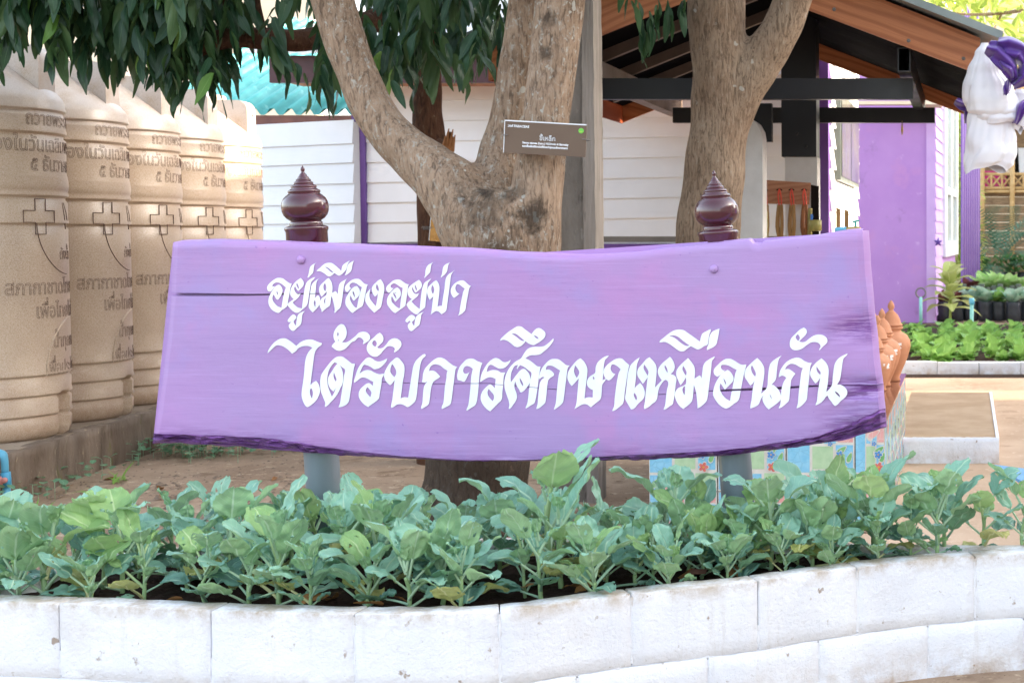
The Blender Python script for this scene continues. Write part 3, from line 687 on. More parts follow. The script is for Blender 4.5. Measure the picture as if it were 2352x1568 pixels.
# ------------------------------------------------------------------ tiled bench and clay jars
BY0, BY1 = 6.2, 8.3
bx1 = W(2032, 971, BY0).x; bz = W(2032, 971, BY0).z
TW = .302; bx0 = bx1 - 3*TW - .13
bench = thing('tiled_bench', 'low bench clad in blue, green and pink flower mosaic tiles', 'bench', ((bx0+bx1)/2, (BY0+BY1)/2, 0))
MB().box((bx0+.012, BY0+.012, -.02), (bx1-.012, BY1-.012, bz-.012)).build('core', MT['mortar'], bench)
def tilem(name, c1, c2, crack=True):
    k = NM(name); v = k.co('Object', (1,1,1)); col = k.mix(k.rng(k.noise(v, 22, 4), .35, .65), lin(c1), lin(c2))
    vo = k.n('TexVoronoi', _feature='DISTANCE_TO_EDGE', Scale=26.0); k.l(v, vo.inputs['Vector'])
    if crack: col = k.mix(k.rng(vo.outputs['Distance'], .0, .035, .45, 0), col, lin('e9f2f2' if crack == 2 else '6fa6bd'))
    return k.done(col, .16, None, .5)
TM = [tilem('tile_white','e2e0d6','d8d4c8',0), tilem('tile_blue','7fc3e2','98d2ea'), tilem('tile_green','a9cba0','bcd8b0',0), tilem('tile_pink','dd9a94','e8b4ac',2),
      mk('tile_red','cc6a60','d88078',30,.2), mk('tile_leaf_green','6fae6a','88c080',30,.2), mk('tile_flower_blue','4b86c4','5f9ad2',30,.2), mk('tile_yellow','d7a83c',None,rough=.2)]
def tile_mesh(w, h):
    # a printed ceramic tile in its own x-z plane, face towards -y
    mb = MB(); g = .003; e = .0009; cnt = [2.0]
    def nk(): cnt[0] += .25; return cnt[0]
    mb.hexa([(g,0,g),(w-g,0,g),(w-g,.012,g),(g,.012,g),(g,0,h-g),(w-g,0,h-g),(w-g,.012,h-g),(g,.012,h-g)])
    def rect(x0,z0,x1,z1,mi):
        x0,x1,z0,z1 = [q*s for q,s in ((x0,w),(x1,w),(z0,h),(z1,h))]
        if x1 > x0 and z1 > z0: mb.add([(x0,-e,z0),(x1,-e,z0),(x1,-e,z1),(x0,-e,z1)], [(0,1,2,3)], mi)
    def shape(cx, cz, fn, n, mi, k=2): k = nk(); mb.add([(cx*w+fn(2*pi*i/n)[0], -e*k, cz*h+fn(2*pi*i/n)[1]) for i in range(n)], [tuple(range(n))], mi)
    def leaf(cx, cz, a, L, mi):
        def fn(t): x = L*cos(t); y = L*.42*sin(t)*(1-.35*cos(t)); return (x*cos(a)-y*sin(a), x*sin(a)+y*cos(a))
        shape(cx, cz, lambda t: tuple(q*1.22 for q in fn(t)), 14, 0, 2); shape(cx, cz, fn, 14, mi, 3)
    def flower(cx, cz, R, mi, mc=7):
        fn = lambda t: (R*(.55+.45*abs(cos(2.5*t)))*cos(t), R*(.55+.45*abs(cos(2.5*t)))*sin(t))
        shape(cx, cz, lambda t: tuple(q*1.2 for q in fn(t)), 30, 0, 2); shape(cx, cz, fn, 30, mi, 3); shape(cx, cz, lambda t: (R*.2*cos(t), R*.2*sin(t)), 8, mc, 4)
    rect(.02,.28,.34,.98,1); rect(.38,.33,.68,.66,2); rect(.38,.70,.52,.98,1); rect(.55,.70,.72,.98,1); rect(.75,.72,.97,.97,3); rect(.72,.32,.97,.68,1)
    rect(.02,.03,.20,.24,1); rect(.24,.03,.42,.24,3); rect(.46,.03,.64,.26,1); rect(.68,.03,.97,.27,2)
    leaf(.46,.84,1.9,.028,3); leaf(.63,.84,.6,.028,3); leaf(.11,.13,.9,.024,5); leaf(.55,.14,2.4,.024,3); leaf(.80,.60,.7,.026,5); leaf(.92,.50,1.2,.022,5)
    flower(.80,.36,.022,4); flower(.78,.54,.018,6); flower(.33,.14,.013,3); flower(.64,.70,.012,6)
    return mb
rowz = [(bz-TW, bz), (0.0, bz-TW)]
tms = {}
for r, (z0, z1) in enumerate(rowz):
    me = tile_mesh(TW, z1-z0).mesh('tile', TM); tms[r] = me
    x = bx0; widths = [.13] + [TW]*3
    for i, wdt in enumerate(reversed(widths)):
        m2 = me if wdt == TW else tile_mesh(wdt, z1-z0).mesh('tile', TM)
        o = obj('tile', m2, bench); o.location = (x, BY0, z0); x += wdt
    y = BY0 + .014
    while y < BY1 - .1:                               # side that faces right
        o = obj('tile', me, bench); o.location = (bx1, y, z0); o.rotation_euler = (0,0,pi/2); y += TW
mtop = mk('glossy_brown_tile', '8d6350', '74503f', 5, .10, spec=.6, spots=[('a87f68', 9, .58, .68)])
ny = 7; nx = 4
for j in range(ny):
    for i in range(nx):
        x0 = bx0+(bx1-bx0+.01)*i/nx; x1 = bx0+(bx1-bx0+.01)*(i+1)/nx-.003; y0 = BY0-.008+(BY1-BY0+.01)*j/ny; y1 = BY0-.008+(BY1-BY0+.01)*(j+1)/ny-.003
        MB().box((x0,y0,bz+.001), (x1,y1,bz+.012)).build('top_tile', mtop, bench)
MB().box((bx0-.05, BY0-.07, -.02), (bx1+.03, BY0-.004, .012)).build('footing', MT['slab'], bench)
clay = mk('terracotta', 'cb9270', 'ba7d5a', 6, .7, .15, 60, .004, spec=.25, spots=[('d09a76', 9, .58, .7)])
wtxt = mk('white_chalk_paint', 'e8e6e2', None, rough=.7)
clay_l = mk('pale_terracotta', 'c79b80', 'b5886c', 6, .7, .15, 60, .004, spec=.25)
jarprof = [(.048,0),(.052,.008),(.046,.02),(.062,.06),(.092,.13),(.108,.19),(.106,.225),(.088,.256),(.060,.272),(.054,.282),(.066,.292),(.066,.300),(.052,.304)]
lidprof = [(.064,.305),(.066,.312),(.056,.318),(.052,.34),(.036,.37),(.016,.388),(.012,.394),(.020,.41),(.016,.428),(.005,.445),(.001,.448)]
jm, lm = MB().lathe(jarprof, seg=32).mesh('jar_body', clay, True), MB().lathe(lidprof, seg=28).mesh('lid', clay, True)
jars = [(2047, 874, '5', 1.0, 'terracotta lidded jar marked 5, rearmost and largest on the bench'), (2026, 886, '15', .93, 'terracotta lidded jar marked 15, second from the back'), (2016, 897, '15', .88, 'terracotta lidded jar marked 15, third from the back'),
        (2008, 912, '16', .80, 'smallest terracotta jar marked 16, nearest on the bench'), (1988, 884, None, 1.12, 'tall terracotta jar mostly hidden behind the sign board')]
for i, (x, y, num, sc_, lab) in enumerate(jars):
    c = G(x, y, bz+.012); t = thing('clay_jar', lab, 'jar', (c.x, c.y, bz+.012), 'clay jars on the tiled bench'); t.scale = (sc_,)*3
    b_ = local(obj('body', jm), t); l_ = local(obj('lid', lm), t)
    if num:
        vs, fs = glyphs(num, .07, .004); out = []
        for v in vs:
            a = radians(-62 + i*4) + (v.x-.02)/.106; z = .165+v.y; r = .1085 + v.z*.3 - max(0, (.19-z))*.55
            out.append((r*cos(a), r*sin(a), z))
        local(MB().add(out, fs).build('number', wtxt), b_)
# ------------------------------------------------------------------ concrete step on the path, blue table corner
a, b = W(2076, 1000, 8.04), W(2290, 1000, 8.04)
mb = MB(); vs = []; nx, ny = 24, 20
st = thing('concrete_step', 'low white-edged concrete slab step on the sandy path', 'step', ((a.x+b.x)/2, 8.04, 0))
MB().box((a.x-.05, 8.04, -.02), (b.x, 10.4, .146)).build('slab', mk('sandy_concrete','b39b80','a2896e',4,.9,.4,60,.008,spec=.15), st)
mb = MB(); vs = []
for j in range(7):
    for i in range(31):
        p = Vector((a.x-.06+(b.x+.012-a.x+.06)*i/30, 8.03, -.01+.158*j/6)); p.y += noise.noise(p*18)*.008 - .002
        if j == 0: p.z += .02*noise.noise(p*9+Vector((3,0,0)))+.008
        if j == 6: p.z += .004*noise.noise(p*40)
        vs.append(p)
for i in range(31):
    vs.append(vs[6*31+i] + Vector((0,.03,.001)))
fs = [(j*31+i, j*31+i+1, (j+1)*31+i+1, (j+1)*31+i) for j in range(7) for i in range(30)]
mb.add(vs, fs).build('white_edge', MT['wash'], st, smooth=True)
MB().box((b.x-.006, 8.045, -.01), (b.x+.012, 10.38, .151)).build('white_edge', MT['wash'], st)
t0 = W(2281, 1066, 5.6); bluem = mk('blue_plastic_top', '2f8fc4', '2783b6', 4, .35, spec=.5)
tb = thing('blue_table', 'bright blue low table whose pointed corner juts in at the right edge', 'table', (t0.x+.4, t0.y+.1, 0))
q = [t0, W(2335,1094,5.45), W(2700,1330,4.9), Vector((t0.x+1.3, t0.y+.25, t0.z)), W(2420,1083,5.66)]
q = [Vector((p.x, p.y, t0.z)) for p in q]
q[1] = G(2318,1086,t0.z); q[2] = G(2560,1250,t0.z); q[4] = G(2420,1084,t0.z)
q[3] = Vector((q[2].x+.5, q[4].y, t0.z))
MB().prism(q, (0,0,-.012)).build('table_top', bluem, tb)
for p in (q[2]+Vector((.05,.15,0)), q[3]+Vector((-.1,-.1,0)), q[4]+Vector((.15,-.04,0))):
    MB().ptube([(p.x,p.y,0),(p.x,p.y,t0.z-.012)], [.015,.015], 10).build('leg', MT['grey_bar'], tb, smooth=True)
# ------------------------------------------------------------------ concrete pole between the trees
pY = 6.9
pole = thing('concrete_pole', 'square weathered concrete utility pole right behind the main trunk', 'pole', tuple(W(1330,1180,pY)))
def lean(x0, x1, Y, z0=-.05, z1=3.6, lx=-.022):
    a, b = W(x0, 580, Y).x, W(x1, 580, Y).x; zc = W(1300,580,Y).z
    return lambda z: (a+(z-zc)*lx*0, b+(z-zc)*lx*0)
for nm, x0, x1, dy, m_ in (('web', 1256, 1342, .03, MT['pole']), ('flange', 1341, 1368, 0, MT['pole_edge']), ('flange', 1235, 1258, 0, MT['pole_edge'])):
    a, b = W(x0, 580, pY).x, W(x1, 580, pY).x; mb = MB(); vs = []; n = 60
    for j in range(n+1):
        z = -.05 + 3.6*j/n
        for x, y in ((a, pY+dy), (b, pY+dy), (b, pY+.16), (a, pY+.16)):
            p = Vector((x, y, z)); vs.append(p + Vector((.004*noise.noise(p*17), .004*noise.noise(p*17+Vector((9,0,0))), 0)))
    fs = [(j*4+k, j*4+(k+1)%4, j*4+4+(k+1)%4, j*4+4+k) for j in range(n) for k in range(4)]
    mb.add(vs, fs).build(nm, m_, pole)
# ------------------------------------------------------------------ lilac building at the right
LY = 21.0
lil = thing('lilac_building', 'lilac walled building with white window frame beyond the vegetable beds', 'building', (W(2050,700,LY).x, LY, 0))
a, b = W(1700, 740, LY), W(2128, 100, LY)
MB().box((a.x, LY, 0), (b.x, LY+.2, 6)).build('wall', MT['purple_wall'], lil)
a, b = W(2128, 740, LY), W(2147, 100, LY); MB().box((a.x+.002, LY-.02, 0), (b.x, LY+.2, 6)).build('corner_trim', MT['lilac'], lil)
p0, p1 = Vector((b.x, LY, 0)), Vector((W(2194,600,25.5).x, 25.5, 0)); sd = (p1-p0); sn = Vector((sd.y, -sd.x, 0)).normalized()
for i in range(24):
    z0 = .1+i*.175; lap(p0, p0+sd*.30, z0, z0+.185, z0, z0+.185, sn, MT['lilac'], lil, .010)
MB().prism([p0, p1, p1+Vector((0,0,6)), p0+Vector((0,0,6))], -sn*.15).build('side_wall', MT['purple_wall'], lil)
def onside(t, z): return p0 + sd*t + Vector((0,0,z))
zb_, zt2 = .95, 5.4
wf = MB(); 
for t0_, t1_, za, zc in ((.30,.40,zb_,zt2),(.90,1.0,zb_,zt2),(.40,.90,zb_,zb_+.25),(.40,.90,zt2-.3,zt2),(.60,.68,zb_+.25,zt2-.3),(.40,.60,1.95,2.07),(.68,.90,1.95,2.07)):
    wf.prism([onside(t0_,za), onside(t1_,za), onside(t1_,zc), onside(t0_,zc)], sn*.06)
wf_o = wf.build('window_frame', MT['white_paint'], lil)
MB().prism([onside(.38,zb_+.2), onside(.92,zb_+.2), onside(.92,zt2-.25), onside(.38,zt2-.25)], sn*.02).build('pane', mk('pale_window_glass','9db4b0','b7b89c',2,.1,spec=.6), wf_o)
# roof edge seen above the pavilion beams
MB().box((W(1960,232,LY-.5).x, LY-.5, W(2000,240,LY-.5).z), (W(2176,232,LY-.5).x, LY-.3, W(2000,232,LY-.5).z)).build('eave_board', MT['cream'], lil)
MB().prism([W(2106,225,LY-.8), W(2160,222,LY-.8), W(2172,228,LY-.8), W(2160,240,LY-.8), W(2106,240,LY-.8)], (0,.6,0)).build('eave_end', MT['cream'], lil)
# ------------------------------------------------------------------ ribbed purple column
cY = 28.0
pc_ = thing('ribbed_column', 'tall purple column clad in vertical ribs at the right', 'column', (W(2228,650,cY).x, cY, 0))
a, b = W(2207, 600, cY).x, W(2251, 600, cY).x
MB().box((a, cY, 0), (b, cY+.35, 6.5)).build('shaft', MT['purple_post'], pc_)
for i in range(8):
    x = a + .045 + (b-a-.06)*i/7.4; MB().ptube([(x, cY-.002, 0), (x, cY-.002, 6.5)], [.014,.014], 8, 1).build('rib', MT['lilac'], pc_, smooth=True)
o = MB().box((W(2213,100,30).x, 30, 5.0), (W(2226,100,30).x, 30.2, 8)).build('far_column', MT['purple_post']); tag(o, 'thin purple column high behind the sunlit tree leaves', 'column')
# ------------------------------------------------------------------ bamboo hut far right
hY = 40.0
hut = thing('bamboo_hut', 'bamboo hut with plank wall and cross-braced railing in the distance', 'hut', (W(2320,640,hY).x, hY, 0))
x0 = W(2190, 600, hY).x; x1 = W(2500, 600, hY).x
z = 0
random.seed(3)
zlow, zhigh = 0.0, W(2300, 432, hY).z
n = 11
for i in range(n):
    za, zc = zlow+(zhigh-zlow)*i/n, zlow+(zhigh-zlow)*(i+1)/n-.02
    MB().box((x0, hY+random.uniform(0,.04), za), (x1, hY+.3, zc)).build('plank', MT['bamboo_wall'], hut)
for y in (400, 432, 440):
    c = W(2300, y, hY-.1).z; MB().ptube([(x0, hY-.1, c), (x1, hY-.1, c)], [.045,.045], 8, 1).build('rail', MT['bamboo_pale'], hut, smooth=True)
zl, zh = W(2300,430,hY-.1).z, W(2300,402,hY-.1).z
i = 0; x = W(2252,600,hY).x
while x < x1:
    mb = MB(); w_ = .30
    mb.ptube([(x,hY-.12,zl),(x+w_,hY-.12,zh)], [.03,.03], 6, 1); mb.ptube([(x,hY-.08,zh),(x+w_,hY-.08,zl)], [.03,.03], 6, 1); mb.ptube([(x,hY-.16,zl),(x,hY-.16,zh)], [.032,.032], 6, 1)
    mb.build('brace', MT['bamboo_pale'], hut); x += w_
MB().box((x0, hY+.3, zhigh), (x1, hY+.4, zhigh+2.4)).build('back_wall', MT['bamboo_wall'], hut)
MB().box((W(2240,420,hY+.2).x, hY+.2, zhigh+.05), (W(2312,420,hY+.2).x, hY+.25, W(2300,392,hY).z)).build('pink_cloth', MT['pink'], hut)
for xx in (2256, 2325):
    c = W(xx, 400, hY-.2); MB().ptube([(c.x,hY-.2,0),(c.x,hY-.2,zhigh+2.4)], [.07,.07], 8, 1).build('post', MT['bamboo_pale'], hut, smooth=True)
for xx, m_ in ((2300, MT['cream']), (2322, MT['dark']), (2338, MT['white_paint'])):
    c = W(xx, 340, hY+.1); MB().prism([c, c+Vector((.2,0,0)), c+Vector((.24,0,-.75)), c+Vector((.1,0,-.70)), c+Vector((-.03,0,-.78))], (0,.08,0)).build('hung_cloth', m_, hut)
MB().hexa([(x0-.5,hY-1.2,zhigh+2.2),(x1,hY-1.2,zhigh+2.2),(x1,hY+2,zhigh+3.6),(x0-.5,hY+2,zhigh+3.6),(x0-.5,hY-1.2,zhigh+2.4),(x1,hY-1.2,zhigh+2.4),(x1,hY+2,zhigh+3.8),(x0-.5,hY+2,zhigh+3.8)]).build('thatch_roof', MT['thatch'], hut)
# ------------------------------------------------------------------ cream building far left, pale hall far right
cb = thing('cream_building', 'pale cream sunlit building behind the tanks and tree leaves', 'building', (W(250,500,22).x, 22, 0))
MB().box((W(-500,0,22).x, 22, 0), (W(720,0,22).x, 22.3, 9)).build('wall', MT['cream'], cb)
a, b = W(-60,168,21.95), W(240,150,21.95)
MB().box((a.x, 21.9, 2.6), (b.x, 21.99, b.z)).build('window_band', mk('grey_green_glass','7c8a80','8d9a8c',3,.15), cb)
def ring(cx, cy, Y, R, r, m_, name, parent, a0, a1):
    c = W(cx, cy, Y); MB().ptube([c+Vector((R*cos(t),0,R*sin(t))) for t in [a0+(a1-a0)*i/16 for i in range(17)]], [r]*17, 8, 1).build(name, m_, parent, smooth=True)
ring(8, -38, 21.9, .36, .05, mk('blue_sign_paint','2f63b4',rough=.4), 'emblem_ring', cb, 0, 2*pi)
ring(8, -38, 21.9, .27, .04, mk('orange_sign_paint','d98a3a',rough=.4), 'emblem_ring', cb, 0, 2*pi)
o = MB().box((W(1700,0,48).x, 48, 0), (W(2800,0,48).x, 48.3, 12)).build('pale_hall', MT['cream']); tag(o, 'pale hall wall in the far background at top right', 'building')
# unseen two-storey building, added right of the frame to keep the garden shaded
sh = thing('shade_block', 'long two-storey block added out of view right of the garden for shade', 'building', (14, 0, 0))
MB().box((14, -22, 0), (20, 13.55, 9.4)).build('wall', MT['cream'], sh)
MB().hexa([(13.2,-22.8,9.4),(20.8,-22.8,9.4),(20.8,13.65,9.4),(13.2,13.65,9.4),(16.9,-22.8,10.9),(17.1,-22.8,10.9),(17.1,13.65,10.9),(16.9,13.65,10.9)]).build('roof', MT['maroon'], sh)
for fl in (0, 1):
    for i in range(9):
        y = -20.5+i*3.7; f_ = MB().box((13.95, y, 1.0+fl*4), (13.999, y+2, 2.8+fl*4)).build('window', MT['white_paint'], sh)
        MB().box((13.94, y+.1, 1.1+fl*4), (13.949, y+1.9, 2.7+fl*4)).build('pane', MT['glass'], f_)
hl = thing('low_shade_block', 'low single-storey block added out of view to shade the far beds', 'building', (14, 19, 0))  # added out of view; its height shades the lettuces, not the house wall
MB().box((14, 14.7, 0), (19, 21.6, 4.9)).build('wall', MT['lilac'], hl)
MB().hexa([(13.4,14.6,4.9),(19.6,14.6,4.9),(19.6,21.7,4.9),(13.4,21.7,4.9),(14.4,14.6,5.6),(18.6,14.6,5.6),(18.6,21.7,5.6),(14.4,21.7,5.6)]).build('roof', MT['maroon'], hl)
sh2 = thing('tall_shade_block', 'tall pale block added out of view to shade the lilac wall and hut', 'building', (14, 27, 0))  # another unseen building, added to shade the lilac wall and the hut
MB().box((14.1, 21.8, 0), (20, 46, 8.8)).build('wall', MT['cream'], sh2)
MB().hexa([(13.4,21.75,8.8),(20.6,21.75,8.8),(20.6,46.4,8.8),(13.4,46.4,8.8),(16.6,21.75,9.8),(17,21.75,9.8),(17,46.4,9.8),(16.6,46.4,9.8)]).build('roof', MT['maroon'], sh2)
# ------------------------------------------------------------------ vegetable bed with kerb
zt = .115
a = W(2040, 860, 13.2); 
kerb = thing('bed_kerb', 'low white block kerb along the far lettuce bed', 'kerb', (W(2200,860,13.2).x, 13.2, 0))
x = W(1960, 860, 13.2).x; i = 0; random.seed(8)
while x < 1.6:
    MB().box((x+.003, 13.2+random.uniform(-.006,.006), -.02), (x+.387, 13.32, zt+random.uniform(-.006,.006))).build('block', MT['wash'], kerb); x += .39
o = MB().box((W(1960,860,13.2).x, 13.32, -.02), (1.6, 19.3, .085)).build('far_bed_soil', MT['soil']); tag(o, kind='structure')
o = MB().box((-2.2, 12.9, -.02), (1.8, 13.19, .004)).build('soil_strip', MT['soil']); tag(o, kind='structure')
lett = leafmat('lettuce_leaf', '5e8f3c', '77a54a', '82ad56', '9cc070', .35, .5, 4, .25)
romaine = leafmat('romaine_leaf', '7cab50', '98c267', 'a5cc78', 'cfe3a8', .35, .5, 4, .3)
redl = leafmat('red_lettuce_leaf', '5a2c34', '6f3a3c', '7a4a44', '8a5a50', .25, .5, 4, .2)
cab2 = leafmat('distant_cabbage_leaf', '7fae9a', '96c0ac', 'a2c8ae', 'cfe0cc', .25, .5, 4, .3)
crot = leafmat('yellow_green_leaf', '9dab58', 'b4bd74', 'aab566', 'd6dba0', .35, .4, 5, .3)
def uvleaf(mb, base, dirv, up, L, Wd, droop, wave, nu=2, nv=5, ph=0):
    # a leaf blade grown from base along dirv; remembers its uv per vertex
    d = dirv.normalized(); s_ = d.cross(up).normalized(); p = Vector(base); vs = []; uv = []
    ang = 0
    for j in range(nv+1):
        t = j/nv; w = Wd*max(.06, sin(pi*min(1, .08+.92*t**.85)))**.75
        dd = (d*cos(ang) - up*sin(ang)); nn = (up*cos(ang) + d*sin(ang))
        for i in range(-nu, nu+1):
            u = i/nu
            vs.append(p + s_*w*u + nn*(.22*w*u*u + wave*w*sin(6*t+2.5*u+ph)*abs(u))); uv.append((.5+.5*u, t))
        p = p + dd*(L/nv); ang += droop/nv
    k = 2*nu+1; fs = [(j*k+i, j*k+i+1, (j+1)*k+i+1, (j+1)*k+i) for j in range(nv) for i in range(2*nu)]
    o = len(mb.v); mb.add(vs, fs)
    for q, c in enumerate(uv): mb.uv[o+q] = c
def uvmesh(mb, name, mats, smooth=True):
    me = mb.mesh(name, mats, smooth); l = me.uv_layers.new(name='UVMap')
    vi = [0]*len(me.loops); me.loops.foreach_get('vertex_index', vi)
    fl = []
    for q in vi: fl += mb.uv.get(q, (.5, 0))
    l.data.foreach_set('uv', fl); return me
def rosette(name, m_, n, L, Wd, e0, e1, seed, droop=.8, wave=.25, nv=5):
    rr = random.Random(seed); mb = MB()
    for i in range(n):
        az = i*2.4+rr.uniform(-.3,.3); t = i/n; e = e0+(e1-e0)*t + rr.uniform(-.12,.12)
        d = Vector((cos(az)*cos(e), sin(az)*cos(e), sin(e))); up = Vector((-cos(az)*sin(e), -sin(az)*sin(e), cos(e)))
        uvleaf(mb, Vector((cos(az),sin(az),0))*.01+Vector((0,0,.01+.02*t)), d, up, L*rr.uniform(.75,1.15), Wd*rr.uniform(.8,1.2), droop*rr.uniform(.5,1.4), wave, 2, nv, rr.random()*6)
    return uvmesh(mb, name, m_)
LM = [rosette('lettuce', lett, 11, .20, .075, .35, 1.35, s, .7, .4) for s in (1,2,3)]
RMs = [rosette('romaine', romaine, 10, .26, .085, .7, 1.4, s, .5, .2) for s in (4,5)]
RD = [rosette('red_lettuce', redl, 14, .15, .06, .4, 1.4, s, .6, .5) for s in (6,7)]
CB = [rosette('young_cabbage', cab2, 9, .26, .10, .5, 1.3, s, .7, .2) for s in (8,9)]
random.seed(21)
for r in range(9):
    yy = 13.5 + r*.50; nx = 8
    for i in range(nx):
        x = W(2035,800,yy).x + (i+.5)*((.055*yy+.35)-W(2035,800,yy).x)/nx + random.uniform(-.07,.07)
        front_ = r == 0
        o = obj('lettuce', random.choice(LM)); o.location = (x, yy+random.uniform(-.12,.12), .08); s_ = random.uniform(.62,.98); o.scale = (s_,)*3; o.rotation_euler = (0,0,random.uniform(0,6.3))
        tag(o, 'bright green lettuce along the kerb edge of the far bed' if front_ else 'bright green lettuce in the middle of the far vegetable bed', 'lettuce', 'lettuces by the kerb' if front_ else 'lettuces in the far bed')
# ------------------------------------------------------------------ grow bags with plants
bag = mk('black_grow_bag', '23272d', '2f343a', 12, .4, .4, 30, .01, spec=.5)
bY = 21.4; random.seed(5)
BGm = []
for s_ in range(3):
    rr = random.Random(s_); ph = rr.random()*6
    BGm.append(MB().lathe([(.10,0),(.118,.02),(.122,.12),(.118,.22),(.124,.285),(.118,.295),(.108,.275)], seg=28, fold=lambda a, t: 1+.045*sin(5*a+ph+3*t)+.03*sin(9*a-ph+5*t)).mesh('grow_bag', bag, True))
kinds = ['red','red','red','cab','cab','lil','cab','cab']
for i in range(8):
    x = W(2133+i*32.5, 735, bY).x; c = (x, bY + random.uniform(-.1,.1), 0)
    t = thing('grow_bag', ['first black grow bag from the lilac wall, with red lettuce','second black grow bag from the lilac wall, with red lettuce','third black grow bag from the lilac wall, with red lettuce','fourth black grow bag from the lilac wall, with pale cabbage','fifth black grow bag from the lilac wall, with pale cabbage','sixth black grow bag from the lilac wall, with green leaves','black grow bag next to the right edge, with pale cabbage','black grow bag cut off by the right edge'][i], 'grow bag', c, 'black grow bags in a row')
    local(obj('bag', BGm[i%3]), t)
    k = kinds[i]; me = {'red':RD[i%2],'cab':CB[i%2],'lil':LM[1]}[k]
    p = local(obj('plant', me), t); p.location = (0,0,.27); p.scale = (1.15,)*3; p.rotation_euler = (0,0,i)
fe = thing('bamboo_edging', 'row of short upright dark bamboo logs edging the rear bed', 'edging', (W(2280,680,26).x, 26, 0))
blog = mk('dark_bamboo_log', '3e4a3c', '566050', 12, .6, .2, 40, spec=.3)
lgm = [MB().lathe([(.05,0),(.053,.15),(.049,.16),(.053,.17),(.052,.34+.03*k),(.02,.345+.03*k)], seg=12).mesh('log', blog, True) for k in range(3)]
x = W(2185,680,26).x; i = 0
while x < 1.5:
    o = obj('log', lgm[i%3], fe); o.location = (x, 26+.01*(i%2), 0); x += .112; i += 1
o = MB().box((W(2185,680,26).x, 26.06, -.02), (1.5, 28, .26)).build('rear_bed_soil', MT['soil']); tag(o, kind='structure')
for i, (x, me, s_, lab) in enumerate(((2263,RMs[0],1.5,'romaine lettuce nearest the ribbed column in the rear bed'),(2292,RMs[1],1.5,'tall romaine lettuce second from the ribbed column'),(2318,RMs[0],1.4,'romaine lettuce third from the ribbed column'),(2345,RMs[1],1.3,'romaine lettuce at the right edge of the rear bed'),(2188,RD[0],1.5,'red lettuce left of the ribbed column base'),(2222,RD[1],1.5,'red lettuce before the ribbed column base'),(2245,RD[0],1.3,'red lettuce right of the ribbed column base'))):
    o = obj(['romaine','romaine','romaine','romaine','red_lettuce','red_lettuce','red_lettuce'][i], me); o.location = (W(x,660,26.5).x, 26.5, .25); o.scale = (s_,)*3; o.rotation_euler = (0,0,i*1.3); tag(o, lab, 'lettuce', 'rear bed lettuces')
# yellow-green broad-leaved plant
rr = random.Random(4); cpl = thing('dieffenbachia', 'tall pale yellow-green broad-leaved plant by the lilac corner', 'plant', (W(2182,700,20.6).x, 20.6, 0))
base = Vector(cpl.location)
MB().ptube([base, base+Vector((.01,0,.4)), base+Vector((.0,0,.85))], [.02,.018,.01], 8).build('stem', mk('green_stem','8a9a4a',None,rough=.6), cpl, smooth=True)
for i in range(20):
    az = i*2.4; t = i/20; e = .25+.95*t; d = Vector((cos(az)*cos(e), sin(az)*cos(e), sin(e))); up = Vector((-cos(az)*sin(e), -sin(az)*sin(e), cos(e)))
    mb = MB(); uvleaf(mb, base+Vector((0,0,.22+.5*t)), d, up, .50*(1-.3*t), .105, 1.1, .08, 2, 7); obj('leaf', uvmesh(mb, 'leaf', crot), cpl)
# pvc posts
for i, (x, y0, y1) in enumerate(((2115,740,682),(2232,770,692))):
    c = G(x, y0, .05); h = W(x, y1, c.y).z
    t = thing('pvc_post', ['thin turquoise pvc post with metal ring, close to the lilac wall','thin turquoise pvc post with blue cap amid the lettuces'][i], 'post', (c.x, c.y, 0))
    MB().ptube([(c.x,c.y,0),(c.x,c.y,h)], [.024,.024], 10, 1).build('pipe', mk('pale_turquoise_pvc','8fc7c2','7db8b6',6,.5), t, smooth=True)
    if i: MB().lathe([(.03,0),(.034,.01),(.034,.07),(.028,.08)], (c.x,c.y,h-.04), 12).build('cap', pvc, t, smooth=True)
    else: MB().ptube([Vector((c.x,c.y,h+.06))+Vector((.07*cos(a),0,.07*sin(a))) for a in [2*pi*q/14 for q in range(15)]], [.012]*15, 6, 1).build('ring', MT['grey_bar'], t, smooth=True)
# small ribbon flower on the trim, potted shrubs, palm, hedge
o = MB().lathe([(.006,0),(.035,.01),(.05,.03),(.03,.05),(.01,.055)], W(2155,556,20.8), 20, axis=(0,-1,0), fold=lambda a, t: 1+.4*sin(5*a)).build('ribbon_flower', psat, smooth=True); tag(o, 'small purple ribbon flower on the lilac corner trim', 'ribbon')
dkleaf = leafmat('dark_leaf', '39683c', '4d7f48', '5a8c50', '6f9c60', .3, .45, 5, .2)
sunleaf = leafmat('sunlit_leaf', '7f9a3c', 'a3b84e', 'b4c860', 'cdd884', .45, .4, 5, .2)
palml = leafmat('palm_leaflet', '2f5546', '3f6a54', '4a765c', '5f8a70', .3, .45, 3, .1)
def bush(n, R, H, L, Wd, seed, squash=1.0):
    rr = random.Random(seed); mb = MB()
    for i in range(n):
        az = rr.uniform(0,2*pi); e = rr.uniform(-.3,1.3); r = R*rr.random()**.5
        c = Vector((cos(az)*r, sin(az)*r*squash, H*rr.random()**.8)); d = Vector((cos(az)*cos(e), sin(az)*cos(e), sin(e))); up = Vector((-cos(az)*sin(e), -sin(az)*sin(e), cos(e)))
        uvleaf(mb, c, d, up, L*rr.uniform(.7,1.3), Wd*rr.uniform(.7,1.3), rr.uniform(.2,1.0), .1, 1, 4, rr.random()*6)
    return mb
potm = MB().lathe([(.14,0),(.16,.02),(.18,.34),(.16,.36),(.15,.30)], seg=18).mesh('pot', bag, True)
